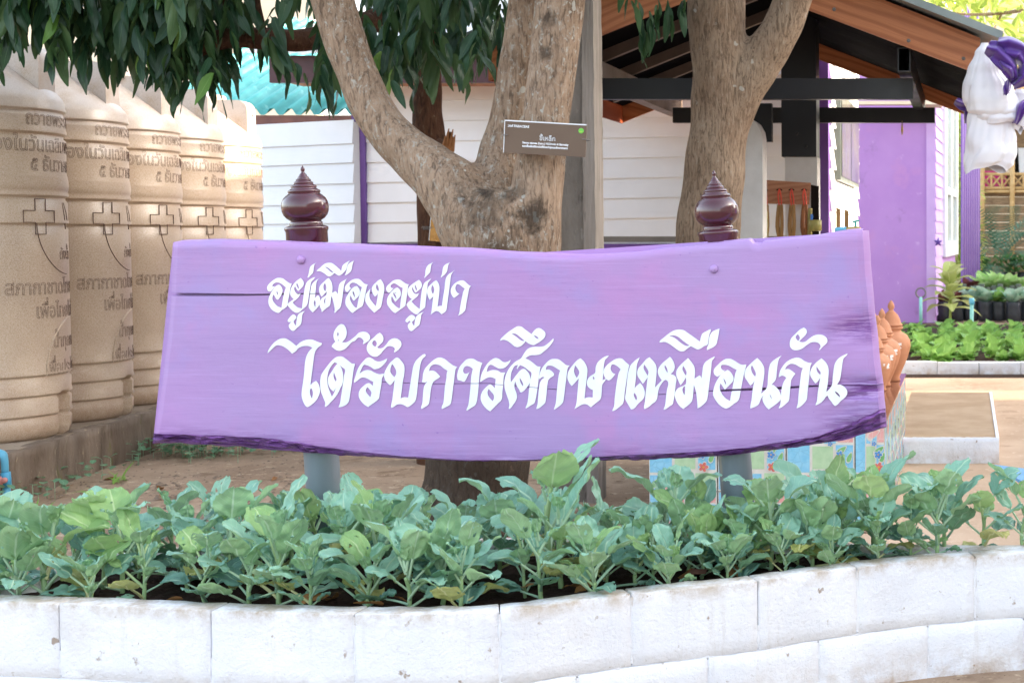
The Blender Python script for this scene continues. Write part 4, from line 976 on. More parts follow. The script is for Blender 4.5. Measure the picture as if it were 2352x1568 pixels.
for i, x in enumerate((2262, 2316, 2352)):
    t = thing('potted_shrub', ['small leafy shrub in black pot left of the palm','small leafy shrub in black pot right of the palm','small leafy shrub in black pot at the right edge by the hut'][i], 'shrub', (W(x,640,36).x, 36, 0), 'potted shrubs by the hut')
    local(obj('pot', potm), t); p = local(obj('foliage', uvmesh(bush(130, .32, .4, .16, .045, i), 'foliage', dkleaf)), t); p.location = (0,0,.34)
pp = thing('potted_palm', 'feathery dark green palm in a pot before the bamboo hut', 'palm', (W(2290,640,35).x, 35, 0))
local(obj('pot', potm), pp)
rr = random.Random(2)
for f in range(18):
    mb = MB(); az = f*2.4; e = rr.uniform(.85, 1.45); p = Vector((0,0,.35)); L = rr.uniform(2.2,3.1)
    if f > 12: L *= .7; e = .6
    for j in range(26):
        d = Vector((cos(az)*cos(e), sin(az)*cos(e), sin(e))); q = p+d*(L/26); s_ = Vector((-sin(az), cos(az), 0)); up = d.cross(s_)*-1
        if j > 5:
            for sg in (-1, 1):
                dd = (s_*sg*.8+d*.6-Vector((0,0,.25))).normalized(); uvleaf(mb, p, dd, up.normalized(), .50*sin(pi*(j-3)/25)+.10, .017, .8, 0, 1, 4)
        p = q; e -= .055
    local(obj('frond', uvmesh(mb, 'frond', palml)), pp)
hd = thing('hedge', 'tall sunlit yellow-green hedge beyond the white window', 'hedge', (W(2198,600,34).x, 34, 0))
for k in range(3):
    p = local(obj('foliage', uvmesh(bush(520, .5, 1.6, .22, .05, 30+k), 'foliage', sunleaf)), hd); p.location = (random.uniform(-.1,.1), 0, k*1.4)
# ------------------------------------------------------------------ the sign
SY = 4.33
sign = thing('purple_sign', 'long purple wooden plank sign with white hand-painted Thai lettering', 'sign', tuple(W(1200, 1280, SY+.1)))
def signpaint():
    k = NM('purple_sign_paint'); v = k.co('Object'); st = k.co('Object', (1, 1, 14))
    f = k.noise(v, 1.7, 5, .55); col = k.mix(k.rng(f, .40, .62), lin('a588be'), lin('ab84bd'))
    col = k.mix(k.rng(k.noise(v, 3.1, 4, .6), .53, .68, 0, .6), col, lin('b983be'))
    col = k.mix(k.rng(k.noise(v, 4.3, 4, .6), .55, .70, 0, .7), col, lin('9c8cc6'))
    hair = k.math('ABSOLUTE', k.math('SUBTRACT', k.noise(k.co('Object', (.9,1,30)), 3.2, 5, .6), .5)); col = k.mix(k.math('MULTIPLY', k.rng(hair, 0, .010, .45, 0), k.rng(k.noise(v, 2.4, 3), .48, .6)), col, lin('7d58a2'))
    col = k.mix(k.rng(k.noise(v, 48, 3, .6), .70, .74, 0, .6), col, lin('855fac'))
    brush = k.noise(k.co('Object', (.7,1,26)), 4, 6, .7); col = k.mix(k.rng(brush, .56, .70, 0, .30), col, lin('c0a4dc')); col = k.mix(k.rng(brush, .44, .32, 0, .30), col, lin('9070b4'))
    at = k.n('Attribute', _attribute_name='wear'); g = k.noise(st, 9, 6, .7)
    wr = k.math('MULTIPLY', at.outputs['Fac'], k.rng(g, .42, .54)); col = k.mix(wr, col, lin('6d3a86'))
    fine = k.noise(k.co('Object', (1.2,1,22)), 11, 6, .65); n1 = k.bump(fine, .13, .004)
    n2 = k.bump(k.noise(v, 35, 4), .12, .004, n1)
    return k.done(col, .42, n2, .45)
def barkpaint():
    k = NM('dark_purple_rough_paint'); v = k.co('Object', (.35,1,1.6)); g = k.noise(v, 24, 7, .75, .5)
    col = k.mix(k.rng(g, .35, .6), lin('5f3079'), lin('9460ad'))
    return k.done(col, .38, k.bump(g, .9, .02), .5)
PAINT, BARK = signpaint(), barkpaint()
def curve(pts):
    def f(x):
        if x <= pts[0][0]: return pts[0][1]
        for a, b in zip(pts, pts[1:]):
            if x <= b[0]: t = (x-a[0])/(b[0]-a[0]); return a[1]+(b[1]-a[1])*(t*t*(3-2*t)*.5+t*.5)
        return pts[-1][1]
    return f
top = curve([(380,556),(397,555),(470,553),(600,556),(760,563),(900,568),(1050,573),(1200,583),(1350,588),(1450,583),(1560,570),(1650,560),(1712,553),(1735,551),(1742,560),(1758,562),(1766,556),(1850,548),(1990,529)])
bot = curve([(350,994),(420,996),(520,999),(620,1004),(700,1014),(760,1026),(850,1038),(950,1048),(1075,1056),(1200,1056),(1330,1050),(1480,1043),(1620,1036),(1700,1028),(1770,1016),(1850,1004),(1920,980),(1980,952),(2024,930)])
bark = curve([(350,1016),(450,1018),(560,1025),(660,1034),(740,1040),(850,1047),(950,1053),(1075,1058),(1200,1058),(1330,1057),(1480,1055),(1560,1051),(1660,1046),(1745,1035),(1800,1028),(1870,1018),(1930,1008),(1985,990),(2024,976)])
c1 = curve([(350,676),(560,677),(720,674),(900,672),(1100,674),(1500,690),(2024,700)])
c2 = curve([(350,860),(880,877),(1000,881),(1120,880),(1250,892),(1440,908),(1560,904),(1640,897),(1740,893),(1870,886),(2024,884)])
def w1(x): return 2.6*max(0, min(1, (740-x)/300)) + (.8 if x < 900 else 0)
def w2(x): return (2.3*max(0, min(1, (x-1620)/60))*max(0, min(1, (1960-x)/180))) + (.7 if 880 < x < 1280 or x > 1500 else 0)
def d1(x): return .03*min(1, w1(x)/1.5)
def d2(x): return .028*min(1, w2(x)/1.4)
xl = curve([(540,398),(570,395),(680,390),(760,383),(850,372),(930,362),(1000,352),(1060,350)])
xl = (lambda f: (lambda y: f(y)))(xl)
xr = curve([(520,1980),(600,1985),(700,1993),(800,2004),(900,2015),(976,2023),(1060,2024)])
NX = 300
segs = [(top, None, 16), ((lambda x: c1(x)-w1(x)), None, 2), (None, None, 0)]
def rowlist(x):
    # photograph heights of the face rows at x, with how far each row sinks into the wood
    r = []; t, a, b, e = top(x), c1(x), c2(x), bot(x)
    for k in range(14): r.append((t+(a-w1(x)-t)*k/14, 0))
    r += [(a-w1(x), 0), (a-w1(x)*.9, d1(x)), (a+w1(x)*.9, d1(x)), (a+w1(x)+.01, 0)]
    for k in range(1, 20): r.append((a+w1(x)+(b-w2(x)-a-w1(x))*k/20, 0))
    r += [(b-w2(x), 0), (b-w2(x)*.9, d2(x)), (b+w2(x)*.9, d2(x)), (b+w2(x)+.01, 0)]
    for k in range(1, 15): r.append((b+w2(x)+(e-b-w2(x))*k/14, 0))
    return r
vs = []; wear = []; NR = None
TH = .058
def xs_at(y, s): return xl(y) + (xr(y)-xl(y))*s
face_edge_top, face_edge_bot = [], []
grid = []
for i in range(NX+1):
    s = i/NX; xg = 352+(2023-352)*s; col = []
    xm = xs_at(780, s)
    for j, (y, dp) in enumerate(rowlist(xm)):
        x = xs_at(y, s); p = W(x, y, SY)
        u = noise.noise(Vector((p.x*3, 0, p.z*5)))*.004 + noise.noise(Vector((p.x*8, 1, p.z*40)))*.0005
        er = max(0, (x-1860)/160)
        wv = 0
        if er > 0:
            bandA = exp(-((y-752)/34)**2) + 1.1*exp(-((y-895)/26)**2) + 1.4*max(0, (y-925)/60)
            wv = min(1, er*1.5)*min(1, bandA); u += wv*(.010+.012*noise.noise(Vector((p.x*9, 3, p.z*70))))
        if y > bot(xm)-26: wv = max(wv, .45*(1-(bot(xm)-y)/26)); u += .002*noise.noise(Vector((p.x*12, 7, p.z*60)))
        if y < top(xm)+9: u += (1-(y-top(xm))/9)**2*.006
        if s < .004 or s > .996: u += .004
        col.append((p + Vector((0, u+dp, 0)), wv))
    grid.append(col)
NR = len(grid[0])
for c in grid:
    for p, w in c: vs.append(p); wear.append(w)
fs = [(i*NR+j, i*NR+j+1, (i+1)*NR+j+1, (i+1)*NR+j) for i in range(NX) for j in range(NR-1)]
# top edge, ends and back, in the same paint
def strip(idx, offs):
    o = len(vs)
    for q in idx: vs.append(vs[q]+offs(vs[q])); wear.append(0)
    n = len(idx); return [(idx[k], idx[k+1], o+k+1, o+k) for k in range(n-1)], list(range(o, o+n))
ti = [i*NR for i in range(NX+1)]
f1, ti2 = strip(ti, lambda p: Vector((0, TH-.004, .006))); fs += [tuple(reversed(f)) for f in f1]
li = [j for j in range(NR)]; f2, _ = strip(li, lambda p: Vector((-.002, TH, 0))); fs += f2
ri = [NX*NR+j for j in range(NR)]; f3, ri2 = strip(ri, lambda p: Vector((.016, .03, 0))); fs += [tuple(reversed(f)) for f in f3]
f4, _ = strip(ri2, lambda p: Vector((0, TH-.03, 0))); fs += [tuple(reversed(f)) for f in f4]
me = MB().add(vs, fs).mesh('plank', PAINT, True)
at = me.attributes.new('wear', 'FLOAT', 'POINT'); at.data.foreach_set('value', wear)
plank = obj('plank', me, sign, 40)
# back sheet
MB().add([W(398,556,SY+TH+.002), W(1176,584,SY+TH+.002), W(1980,532,SY+TH+.002), W(2022,970,SY+TH+.002), W(1176,1052,SY+TH+.002), W(353,1000,SY+TH+.002)], [(0,1,2,3,4,5)]).build('back_face', PAINT, sign)
# rough live edge along the bottom: leaves the face and turns under to the back
vs = []; NBk = 12
for i in range(NX+1):
    s = i/NX; xm = xs_at(780, s)
    pf = grid[i][-1][0]; yb = bark(xm); yf = bot(xm); x = xs_at(yb, s)
    pb = W(x, yb, SY+TH*.75)
    for j in range(NBk+1):
        t = j/NBk; p = pf.lerp(pb, t); p.y = pf.y + (SY+TH*.75-pf.y)*(t**1.25)
        amp = sin(pi*min(1, t*1.0))*.5+.5*min(1, t*6)
        q = Vector((p.x*7, t*5, p.z*22)); rgh = noise.noise(Vector((p.x*12, t*9, 1)))*.020 + noise.noise(Vector((p.x*38, t*22, 3)))*.014
        if j: p += Vector((0, rgh*amp*(1 if yb-yf > 12 else .35), noise.noise(Vector((p.x*22, t*12, 8)))*.010*amp*(1 if yb-yf > 8 else .3)))
        vs.append(p)
    vs.append(Vector((pb.x, SY+TH, pb.z+.012)))
k = NBk+2
fs = [(i*k+j, i*k+j+1, (i+1)*k+j+1, (i+1)*k+j) for i in range(NX) for j in range(k-1)]
o_ = len(vs); last = [NX*k+j for j in range(NBk+1)]                # the plank's sawn right end, carried on down to the corner
vs += [vs[q]+Vector((.016, .03, 0)) for q in last] + [vs[q]+Vector((.016, TH, 0)) for q in last]
for j in range(NBk):
    fs += [(last[j], o_+j, o_+j+1, last[j+1]), (o_+j, o_+NBk+1+j, o_+NBk+2+j, o_+j+1)]
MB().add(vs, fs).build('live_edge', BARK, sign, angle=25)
# ------------------------------------------------------------------ lettering, letter by letter: outline and openings, in zoomed pixels
R1 = (1060, 1020, 4.9); R2 = (1480, 1020, 4.9); R3 = (1060, 1280, 4.126); R4 = (1500, 1280, 4.126); R5 = (1950, 1280, 4.126); R6 = (2400, 1280, 4.126); R7 = (2850, 1280, 4.126)
LET = [
(R1,"75,705 50,650 60,600 105,545 170,490 240,450 310,447 370,465 430,510 490,550 535,560 520,600 505,640 490,760 465,900 445,1000 400,1040 340,1080 285,1130 230,1120 150,1070 95,990 78,910 90,830 125,750 165,680 200,625 270,582 290,582 335,630 355,690 340,760 310,820 265,875 240,865 205,810 180,770 163,810 160,865 200,940 260,1000 335,1030 350,940 375,800 395,710 405,680 420,635 380,600 310,550 235,535 180,560 150,600 160,618 200,610 160,670 125,710","238,700 255,720 272,795 240,740"),
(R1,"710,448 755,500 770,550 765,590 720,650 665,705 640,680 600,615 583,640 590,690 620,740 660,765 710,752 680,810 625,870 560,920 555,925 590,970 660,1025 735,1043 745,960 765,820 785,680 800,600 830,530 900,470 960,440 998,430 960,480 915,530 900,600 885,700 865,830 845,950 820,1000 750,1060 670,1125 630,1130 570,1105 500,1040 450,975 470,940 530,895 575,860 540,830 510,780 505,730 520,650 560,580 610,520 660,480","635,545 665,600 678,660 665,662 640,620 625,575"),
(R1,"800,1090 770,1120 745,1160 735,1220 720,1330 700,1370 640,1420 580,1480 540,1480 490,1430 475,1380 490,1350 530,1300 500,1310 470,1310 450,1280 470,1250 520,1190 570,1162 610,1185 627,1220 610,1250 570,1300 585,1340 615,1382 625,1310 640,1220 665,1160 720,1120"),
(R1,"1012,150 980,180 965,240 955,320 945,350 900,400 855,440 838,440 855,400 870,320 885,250 905,215 950,180"),
(R1,"1072,450 1040,490 1020,540 1010,640 995,780 985,840 1050,785 1075,810 1095,870 1090,920 1070,990 1020,1050 945,1122 900,1075 868,1020 875,940 890,820 905,690 920,600 945,550 1000,500","990,875 1005,920 1005,970 998,1018 975,970 968,930"),
(R1,"1262,450 1310,520 1332,600 1330,740 1390,705 1420,730 1438,770 1450,660 1470,570 1500,530 1560,495 1612,462 1580,520 1560,590 1545,700 1525,850 1500,980 1480,1035 1420,1090 1380,1128 1365,1125 1375,1090 1370,1010 1355,930 1335,850 1312,800 1300,900 1280,990 1220,1035 1160,1085 1130,1113 1118,1105 1120,1080 1095,1030 1080,970 1095,900 1130,840 1210,785 1222,710 1195,740 1125,815 1090,760 1072,690 1080,630 1110,575 1170,520 1220,470","1185,545 1210,600 1215,640 1200,705 1185,700 1160,650 1160,600","1200,825 1195,880 1190,950 1175,930 1170,890"),
(R1,"1262,150 1310,155 1370,190 1440,250 1505,310 1515,250 1530,205 1570,165 1660,112 1668,120 1640,150 1620,200 1600,280 1580,310 1490,395 1455,402 1420,385 1372,352 1330,390 1270,418 1230,405 1180,365 1130,335 1080,315 1015,320 1040,285 1085,250 1130,205 1190,165","1180,232 1230,240 1290,285 1358,340 1320,340 1240,275"),
(R1,"1752,108 1735,150 1715,230 1700,300 1670,340 1610,385 1570,395 1590,360 1605,310 1615,250 1640,180 1690,140"),
(R1,"1600,715 1575,660 1585,610 1630,555 1700,495 1770,467 1850,470 1900,505 1960,560 2025,578 2005,620 1990,690 1965,810 1940,930 1915,1000 1870,1030 1800,1075 1725,1135 1690,1110 1630,1040 1590,970 1585,900 1600,830 1650,745 1700,670 1760,620 1815,605 1855,660 1870,710 1855,780 1820,830 1750,897 1725,870 1690,790 1675,840 1690,900 1730,970 1790,1030 1810,1025 1830,920 1865,760 1890,680 1910,632 1860,600 1800,555 1730,540 1680,565 1665,600 1675,630 1700,645 1660,690 1625,725","1735,700 1760,750 1770,800 1768,830 1740,780 1728,730"),
(R2,"215,472 255,530 280,590 285,680 270,780 245,900 230,980 210,1030 150,1080 90,1130 40,1080 -30,1000 -85,900 -85,840 -70,760 -40,720 15,655 0,740 -5,800 10,860 60,930 120,1000 135,930 150,840 160,750 125,800 100,812 70,770 45,700 45,640 70,590 120,540 170,495","140,570 165,610 178,660 175,700 165,705 135,665 125,620"),
(R2,"365,738 325,690 320,650 345,600 400,550 460,500 540,478 600,485 650,520 720,565 770,575 750,610 740,680 725,800 705,930 690,995 640,1035 570,1085 500,1138 455,1110 390,1040 345,970 335,900 350,830 400,745 450,690 500,650 540,632 590,680 608,740 600,800 560,855 500,917 480,890 430,800 422,850 430,910 480,970 540,1025 570,1042 590,1035 600,940 620,790 640,680 645,645 590,620 520,570 480,555 430,575 408,610 425,640 470,650 430,690 400,725","465,730 500,780 520,830 518,860 490,820 460,760"),
(R2,"965,485 1005,530 1022,590 1005,640 960,690 895,737 870,700 838,625 828,660 840,710 880,755 920,762 965,745 930,810 870,860 815,910 870,970 930,1025 975,1055 985,960 1000,820 1020,690 1040,610 1070,545 1130,500 1210,455 1175,500 1140,550 1125,650 1110,780 1090,930 1080,1020 1040,1060 980,1110 930,1158 890,1155 830,1115 760,1050 715,970 740,935 820,860 780,830 750,780 740,720 755,650 800,595 850,555 920,510","888,580 915,640 922,680 912,698 890,650 882,610"),
(R2,"1055,1112 1020,1150 1005,1180 1000,1230 985,1310 970,1365 920,1410 850,1470 820,1488 780,1470 745,1400 745,1370 800,1305 775,1285 735,1320 700,1300 700,1270 740,1220 790,1178 830,1172 870,1195 890,1225 875,1260 825,1310 840,1350 872,1390 880,1310 900,1220 930,1180 985,1140"),
(R2,"1242,140 1210,180 1198,240 1180,340 1150,375 1070,450 1068,435 1085,400 1090,320 1110,245 1150,190 1200,162"),
(R2,"1300,492 1340,540 1365,620 1362,720 1345,860 1330,970 1325,1010 1370,995 1410,995 1425,880 1445,760 1465,640 1485,480 1510,420 1560,365 1620,330 1670,292 1620,345 1595,390 1580,490 1560,650 1535,820 1515,970 1495,1085 1470,1115 1405,1160 1385,1140 1350,1110 1300,1095 1240,1130 1190,1168 1205,1110 1220,980 1240,830 1245,800 1215,840 1172,878 1145,830 1122,750 1125,680 1150,620 1200,570 1250,525","1225,585 1255,640 1262,690 1240,760 1230,755 1208,700 1205,650"),
(R2,"1573,140 1545,180 1532,230 1510,330 1470,380 1395,442 1393,430 1415,370 1430,270 1445,225 1490,180 1535,160"),
(R2,"1800,495 1850,505 1900,550 1955,595 1983,605 1955,640 1940,690 1920,800 1890,950 1870,1070 1850,1105 1790,1155 1725,1190 1750,1140 1765,1040 1790,900 1815,780 1830,720 1860,658 1810,620 1750,575 1715,570 1685,610 1678,660 1695,710 1725,745 1757,752 1700,805 1650,838 1620,810 1590,750 1585,690 1605,630 1650,570 1720,520"),
(R3,"48,545 60,500 120,410 180,350 260,305 345,300 410,335 470,380 520,425 580,370 660,330 740,317 800,325 870,355 945,380 940,400 870,460 835,510 815,580 800,680 785,800 770,920 752,1070 800,1025 845,1000 880,1045 905,1110 912,1170 890,1250 850,1320 780,1390 710,1430 690,1425 640,1350 610,1250 610,1180 625,1060 645,900 655,760 670,650 700,560 740,500 785,455 730,430 660,427 600,440 545,470 520,505 450,553 420,520 370,475 300,430 230,412 190,420 140,460 90,510","770,1120 790,1170 795,1210 780,1290 755,1240 745,1190 750,1140"),
(R3,"1230,597 1290,607 1350,650 1400,690 1435,715 1485,718 1480,750 1465,800 1450,900 1430,1050 1405,1220 1380,1350 1340,1395 1280,1425 1215,1438 1240,1370 1260,1230 1280,1100 1300,930 1320,815 1270,775 1234,741 1265,800 1286,880 1289,960 1275,1060 1250,1110 1200,1215 1150,1285 1080,1360 1010,1425 990,1425 998,1360 970,1290 930,1190 915,1100 912,1000 930,900 980,820 1040,740 1100,670 1170,612","1150,697 1195,715 1150,770 1100,850 1050,930 1038,1000 1050,1070 1080,1130 1130,1178 1150,1150 1172,1110 1140,1200 1105,1260 1070,1170 1040,1090 1028,1000 1030,930 1050,840 1100,750","1137,860 1165,930 1180,985 1165,1010 1140,965 1130,915"),
(R3,"1265,63 1310,80 1340,130 1353,220 1330,300 1275,365 1340,365 1390,345 1450,300 1500,260 1550,210 1620,190 1680,200 1730,245 1740,290 1725,330 1680,365 1625,398 1620,385 1632,350 1620,320 1580,288 1540,290 1490,340 1440,360 1390,410 1330,470 1240,507 1170,490 1125,455 1102,435 1120,400 1165,355 1145,320 1133,250 1150,180 1180,130 1220,85","1205,195 1222,230 1208,270 1197,240","1228,305 1215,345 1202,342"),
(R3,"1720,613 1770,630 1820,665 1880,682 1950,665 2020,630 2015,660 1960,735 1890,790 1800,808 1760,780 1700,750 1640,733 1610,770 1585,820 1560,880 1610,845 1680,822 1740,828 1810,865 1890,892 1965,878 1960,910 1930,960 1925,1030 1905,1140 1890,1230 1880,1290 1830,1340 1760,1390 1705,1432 1650,1400 1590,1340 1550,1270 1545,1210 1570,1140 1620,1090 1680,1045 1720,1038 1755,1060 1780,1085 1785,1015 1740,995 1680,960 1620,945 1570,960 1520,1000 1470,1035 1468,1000 1490,930 1520,830 1570,740 1640,660 1670,630","1690,1102 1730,1150 1755,1190 1750,1230 1738,1270 1700,1230 1670,1190 1665,1150"),
(R4,"85,207 125,245 145,300 130,360 90,400 40,450 80,465 140,450 190,400 250,325 320,297 380,310 430,350 443,400 430,440 390,490 330,532 320,520 333,480 320,450 270,428 220,430 160,480 110,540 50,595 0,603 -60,585 -115,530 -135,470 -120,400 -80,340 -10,280 40,230","5,330 30,365 35,390 15,438 -20,420 -40,385 -25,345"),
(R4,"375,615 440,670 485,740 493,810 485,900 465,1000 450,1110 425,1290 480,1270 550,1275 570,1150 595,1000 620,850 640,750 680,670 740,610 820,557 845,570 840,590 790,640 760,720 740,830 725,950 705,1130 690,1250 670,1330 640,1365 540,1432 500,1410 440,1385 370,1390 310,1430 270,1445 265,1430 285,1320 305,1160 325,985 290,1040 250,1073 220,1050 170,990 150,920 160,860 200,780 250,705 300,660 340,625","287,722 330,780 353,840 350,890 322,940 285,900 258,850 262,790"),
(R4,"1090,615 1150,635 1230,695 1300,745 1365,770 1340,800 1328,860 1315,960 1300,1070 1285,1200 1270,1310 1250,1385 1200,1420 1115,1462 1105,1450 1135,1360 1150,1200 1165,1060 1185,950 1190,880 1205,832 1150,800 1080,745 1010,725 960,735 920,770 895,838 950,828 1000,845 1050,890 1085,930 1040,965 970,1015 945,1070 925,1160 910,1290 890,1385 840,1425 775,1462 765,1450 785,1370 795,1250 810,1110 830,1060 870,1010 830,1025 780,1020 790,960 800,880 830,800 890,730 960,665 1030,622"),
(R4,"1580,632 1640,640 1700,675 1780,705 1760,750 1740,820 1725,940 1715,1100 1700,1240 1685,1340 1660,1400 1600,1440 1525,1490 1512,1480 1545,1400 1565,1260 1585,1060 1595,920 1620,800 1570,765 1510,755 1480,775 1462,830 1475,870 1510,882 1565,855 1540,910 1500,990 1475,1013 1430,1000 1370,985 1362,920 1375,840 1410,760 1470,690 1520,645"),
(R5,"145,622 200,640 260,685 300,692 345,680 388,650 380,680 310,770 250,797 190,795 130,765 60,733 20,760 -10,855 50,830 110,820 170,830 230,862 300,860 275,920 265,1040 250,1180 237,1310 180,1370 50,1502 0,1470 -70,1390 -105,1310 -105,1240 -70,1160 0,1085 50,1057 95,1085 125,1120 140,970 100,950 50,938 0,950 -60,985 -115,1020 -110,960 -90,880 -50,800 0,720 60,660 110,630","25,1130 70,1185 105,1230 112,1280 92,1335 50,1290 15,1240 5,1180"),
(R5,"555,630 600,560 660,480 730,445 800,437 870,438 940,425 1000,385 1050,340 1092,300 1098,320 1060,390 1000,460 930,520 880,560 800,575 720,578 660,605 630,630 690,655 760,705 835,762 882,765 870,820 855,920 840,1040 820,1180 800,1290 775,1370 720,1405 640,1455 630,1445 660,1370 680,1230 700,1060 715,960 728,862 680,825 610,770 545,738 520,770 495,808 488,795 500,760 507,735 460,750 430,790 400,860 388,930 390,1022 430,970 490,890 560,815 610,802 650,830 695,890 711,960 706,1020 680,1070 570,1187 540,1185 530,1150 490,1090 465,1010 448,1060 450,1120 480,1200 490,1260 480,1310 430,1390 370,1460 352,1458 365,1400 355,1330 320,1230 290,1130 282,1030 300,930 340,830 400,745 470,680","535,945 580,1020 592,1060 588,1090 555,1040 538,990"),
(R5,"515,100 570,110 620,150 730,230 770,175 820,135 860,130 910,155 955,200 960,250 940,295 890,340 820,385 770,410 720,400 670,375 632,345 600,390 550,430 500,443 450,430 390,380 320,335 260,323 212,342 215,320 270,260 340,200 420,145 480,108","400,218 470,225 540,275 620,342 570,340 480,275","765,252 810,262 845,295 845,312 800,290"),
(R5,"1110,637 1180,645 1250,695 1310,740 1362,745 1330,790 1315,880 1300,1000 1280,1150 1265,1270 1250,1350 1215,1395 1110,1472 1100,1465 1130,1370 1145,1220 1160,1060 1175,940 1190,870 1205,830 1150,795 1080,755 1020,747 985,760 967,818 1020,812 1060,835 1102,880 1100,910 1050,945 1010,985 995,1050 985,1150 970,1280 955,1360 920,1400 825,1463 807,1460 830,1380 840,1260 855,1120 870,1030 900,980 948,940 910,935 860,975 855,940 870,870 905,790 960,720 1010,670 1060,642"),
(R5,"1540,627 1590,670 1635,740 1655,810 1650,900 1635,1020 1620,1150 1605,1290 1660,1270 1740,1272 1745,1150 1700,1130 1655,1080 1645,1030 1660,970 1710,915 1780,868 1790,780 1820,700 1880,640 1950,595 2008,580 1990,610 1950,650 1930,720 1918,830 1905,990 1960,960 1950,990 1900,1060 1890,1150 1870,1298 1800,1360 1710,1435 1685,1415 1640,1385 1580,1385 1520,1415 1440,1465 1470,1380 1485,1230 1500,1080 1510,960 1450,1030 1395,1085 1360,1040 1325,960 1330,880 1360,810 1420,730 1490,655","1452,742 1490,790 1520,850 1505,910 1478,950 1450,900 1433,840","1750,925 1770,955 1763,985 1742,950"),
(R6,"325,627 370,635 420,680 490,740 475,790 455,900 430,1060 410,1200 385,1370 340,1415 220,1495 205,1490 235,1420 245,1300 265,1130 290,970 310,880 345,808 300,765 240,730 200,730 180,790 195,840 225,875 258,887 200,960 150,993 105,970 75,920 60,860 75,800 120,740 180,690 250,645"),
(R6,"660,612 640,660 612,740 605,850 595,970 575,1120 620,1070 665,1033 710,1090 740,1170 738,1240 715,1300 640,1370 560,1460 515,1470 480,1410 420,1300 430,1190 445,1060 460,920 480,820 510,740 570,675 620,635","575,1197 605,1250 613,1300 600,1320 570,1265 560,1220"),
(R6,"820,610 880,670 925,740 937,800 930,930 910,1110 960,1055 1022,990 975,920 955,850 975,780 1040,700 1100,650 1155,603 1190,640 1225,710 1235,780 1215,840 1165,890 1220,905 1260,950 1250,1060 1235,1200 1215,1330 1200,1385 1150,1420 1065,1475 1050,1470 1075,1400 1090,1280 1105,1150 1128,1025 1100,990 1080,985 1030,1030 990,1090 960,1180 945,1290 915,1345 870,1375 820,1420 740,1465 730,1455 745,1340 755,1210 775,1060 790,940 750,1000 710,1050 670,990 625,920 617,850 640,790 700,720 770,640","733,730 775,790 803,850 790,915 750,850 722,790","1072,735 1110,800 1120,870 1090,830 1068,775"),
(R6,"1455,623 1510,690 1555,760 1568,830 1560,965 1610,930 1645,910 1665,930 1675,965 1690,850 1705,750 1740,690 1810,640 1895,595 1890,620 1850,670 1840,760 1825,900 1800,1080 1780,1250 1760,1330 1730,1370 1640,1440 1610,1452 1610,1400 1600,1300 1585,1180 1550,1070 1540,1180 1520,1330 1470,1390 1375,1462 1330,1430 1270,1350 1235,1250 1245,1180 1290,1120 1415,1055 1420,940 1380,1010 1330,1075 1290,990 1258,900 1265,830 1310,760 1390,680","1372,752 1405,800 1430,860 1420,915 1395,880 1362,810","1406,1085 1405,1160 1395,1235 1370,1190 1362,1140 1375,1105"),
(R6,"1320,155 1380,165 1450,210 1650,352 1665,280 1690,220 1740,190 1825,147 1830,160 1805,240 1785,350 1775,405 1720,430 1650,475 1610,483 1560,460 1500,428 1430,480 1385,512 1320,510 1260,475 1180,415 1080,360 985,368 985,350 1050,290 1130,225 1210,175 1270,158","1145,260 1220,250 1290,275 1370,340 1480,420 1420,425 1330,370 1220,285"),
(R6,"1975,137 1960,230 1940,330 1920,400 1880,440 1770,495 1762,485 1790,400 1800,300 1830,220 1870,180"),
(R7,"80,933 35,900 18,850 35,795 90,735 150,680 220,638 300,637 360,665 430,710 495,735 560,728 550,780 520,890 495,1010 465,1170 430,1320 360,1375 235,1455 180,1440 100,1380 40,1300 10,1230 20,1130 50,1040 110,935 180,860 250,818 290,845 335,910 350,960 335,1010 290,1060 205,1148 185,1120 135,1040 120,1090 125,1150 160,1220 220,1290 290,1330 305,1240 330,1120 360,960 385,850 400,820 340,790 270,750 200,735 150,740 140,775 155,810 185,828 210,820 180,860 130,905","180,955 210,1000 225,1050 220,1065 195,1010"),
(R7,"740,622 800,680 850,770 858,860 845,980 825,1100 805,1210 880,1140 905,1090 915,970 930,820 955,720 1010,660 1145,578 1100,640 1080,720 1065,830 1045,980 975,1065 1010,1068 1050,1100 1100,1160 1130,1240 1125,1310 1080,1360 1000,1420 930,1470 880,1420 840,1350 825,1290 845,1230 800,1300 765,1385 720,1420 630,1455 625,1440 645,1320 660,1180 680,1060 697,1000 660,1050 625,1077 580,1010 535,940 530,880 550,810 610,735 680,670","652,742 690,810 717,880 707,930 670,890 643,830 638,780","945,1220 965,1250 983,1300 960,1270"),
(R7,"1390,615 1450,625 1520,670 1590,700 1642,702 1620,750 1605,880 1590,1010 1570,1190 1555,1310 1520,1360 1400,1450 1388,1445 1410,1370 1420,1250 1435,1110 1455,950 1475,830 1495,790 1440,770 1370,730 1300,718 1250,740 1220,770 1200,812 1250,802 1300,825 1370,880 1330,935 1300,990 1290,1080 1275,1220 1260,1330 1220,1370 1110,1450 1093,1445 1120,1390 1130,1260 1145,1120 1175,1020 1220,950 1190,925 1150,912 1095,943 1100,900 1120,830 1160,760 1220,690 1300,640"),
(R7,"1510,120 1550,150 1560,200 1540,240 1480,300 1432,350 1480,362 1530,355 1590,310 1660,260 1740,236 1820,245 1880,285 1900,340 1885,380 1830,430 1768,495 1762,485 1785,440 1775,400 1740,370 1690,360 1620,370 1560,410 1480,470 1400,495 1330,485 1285,440 1277,370 1300,300 1370,225 1450,150","1410,230 1435,260 1445,295 1420,342 1390,315 1375,275"),
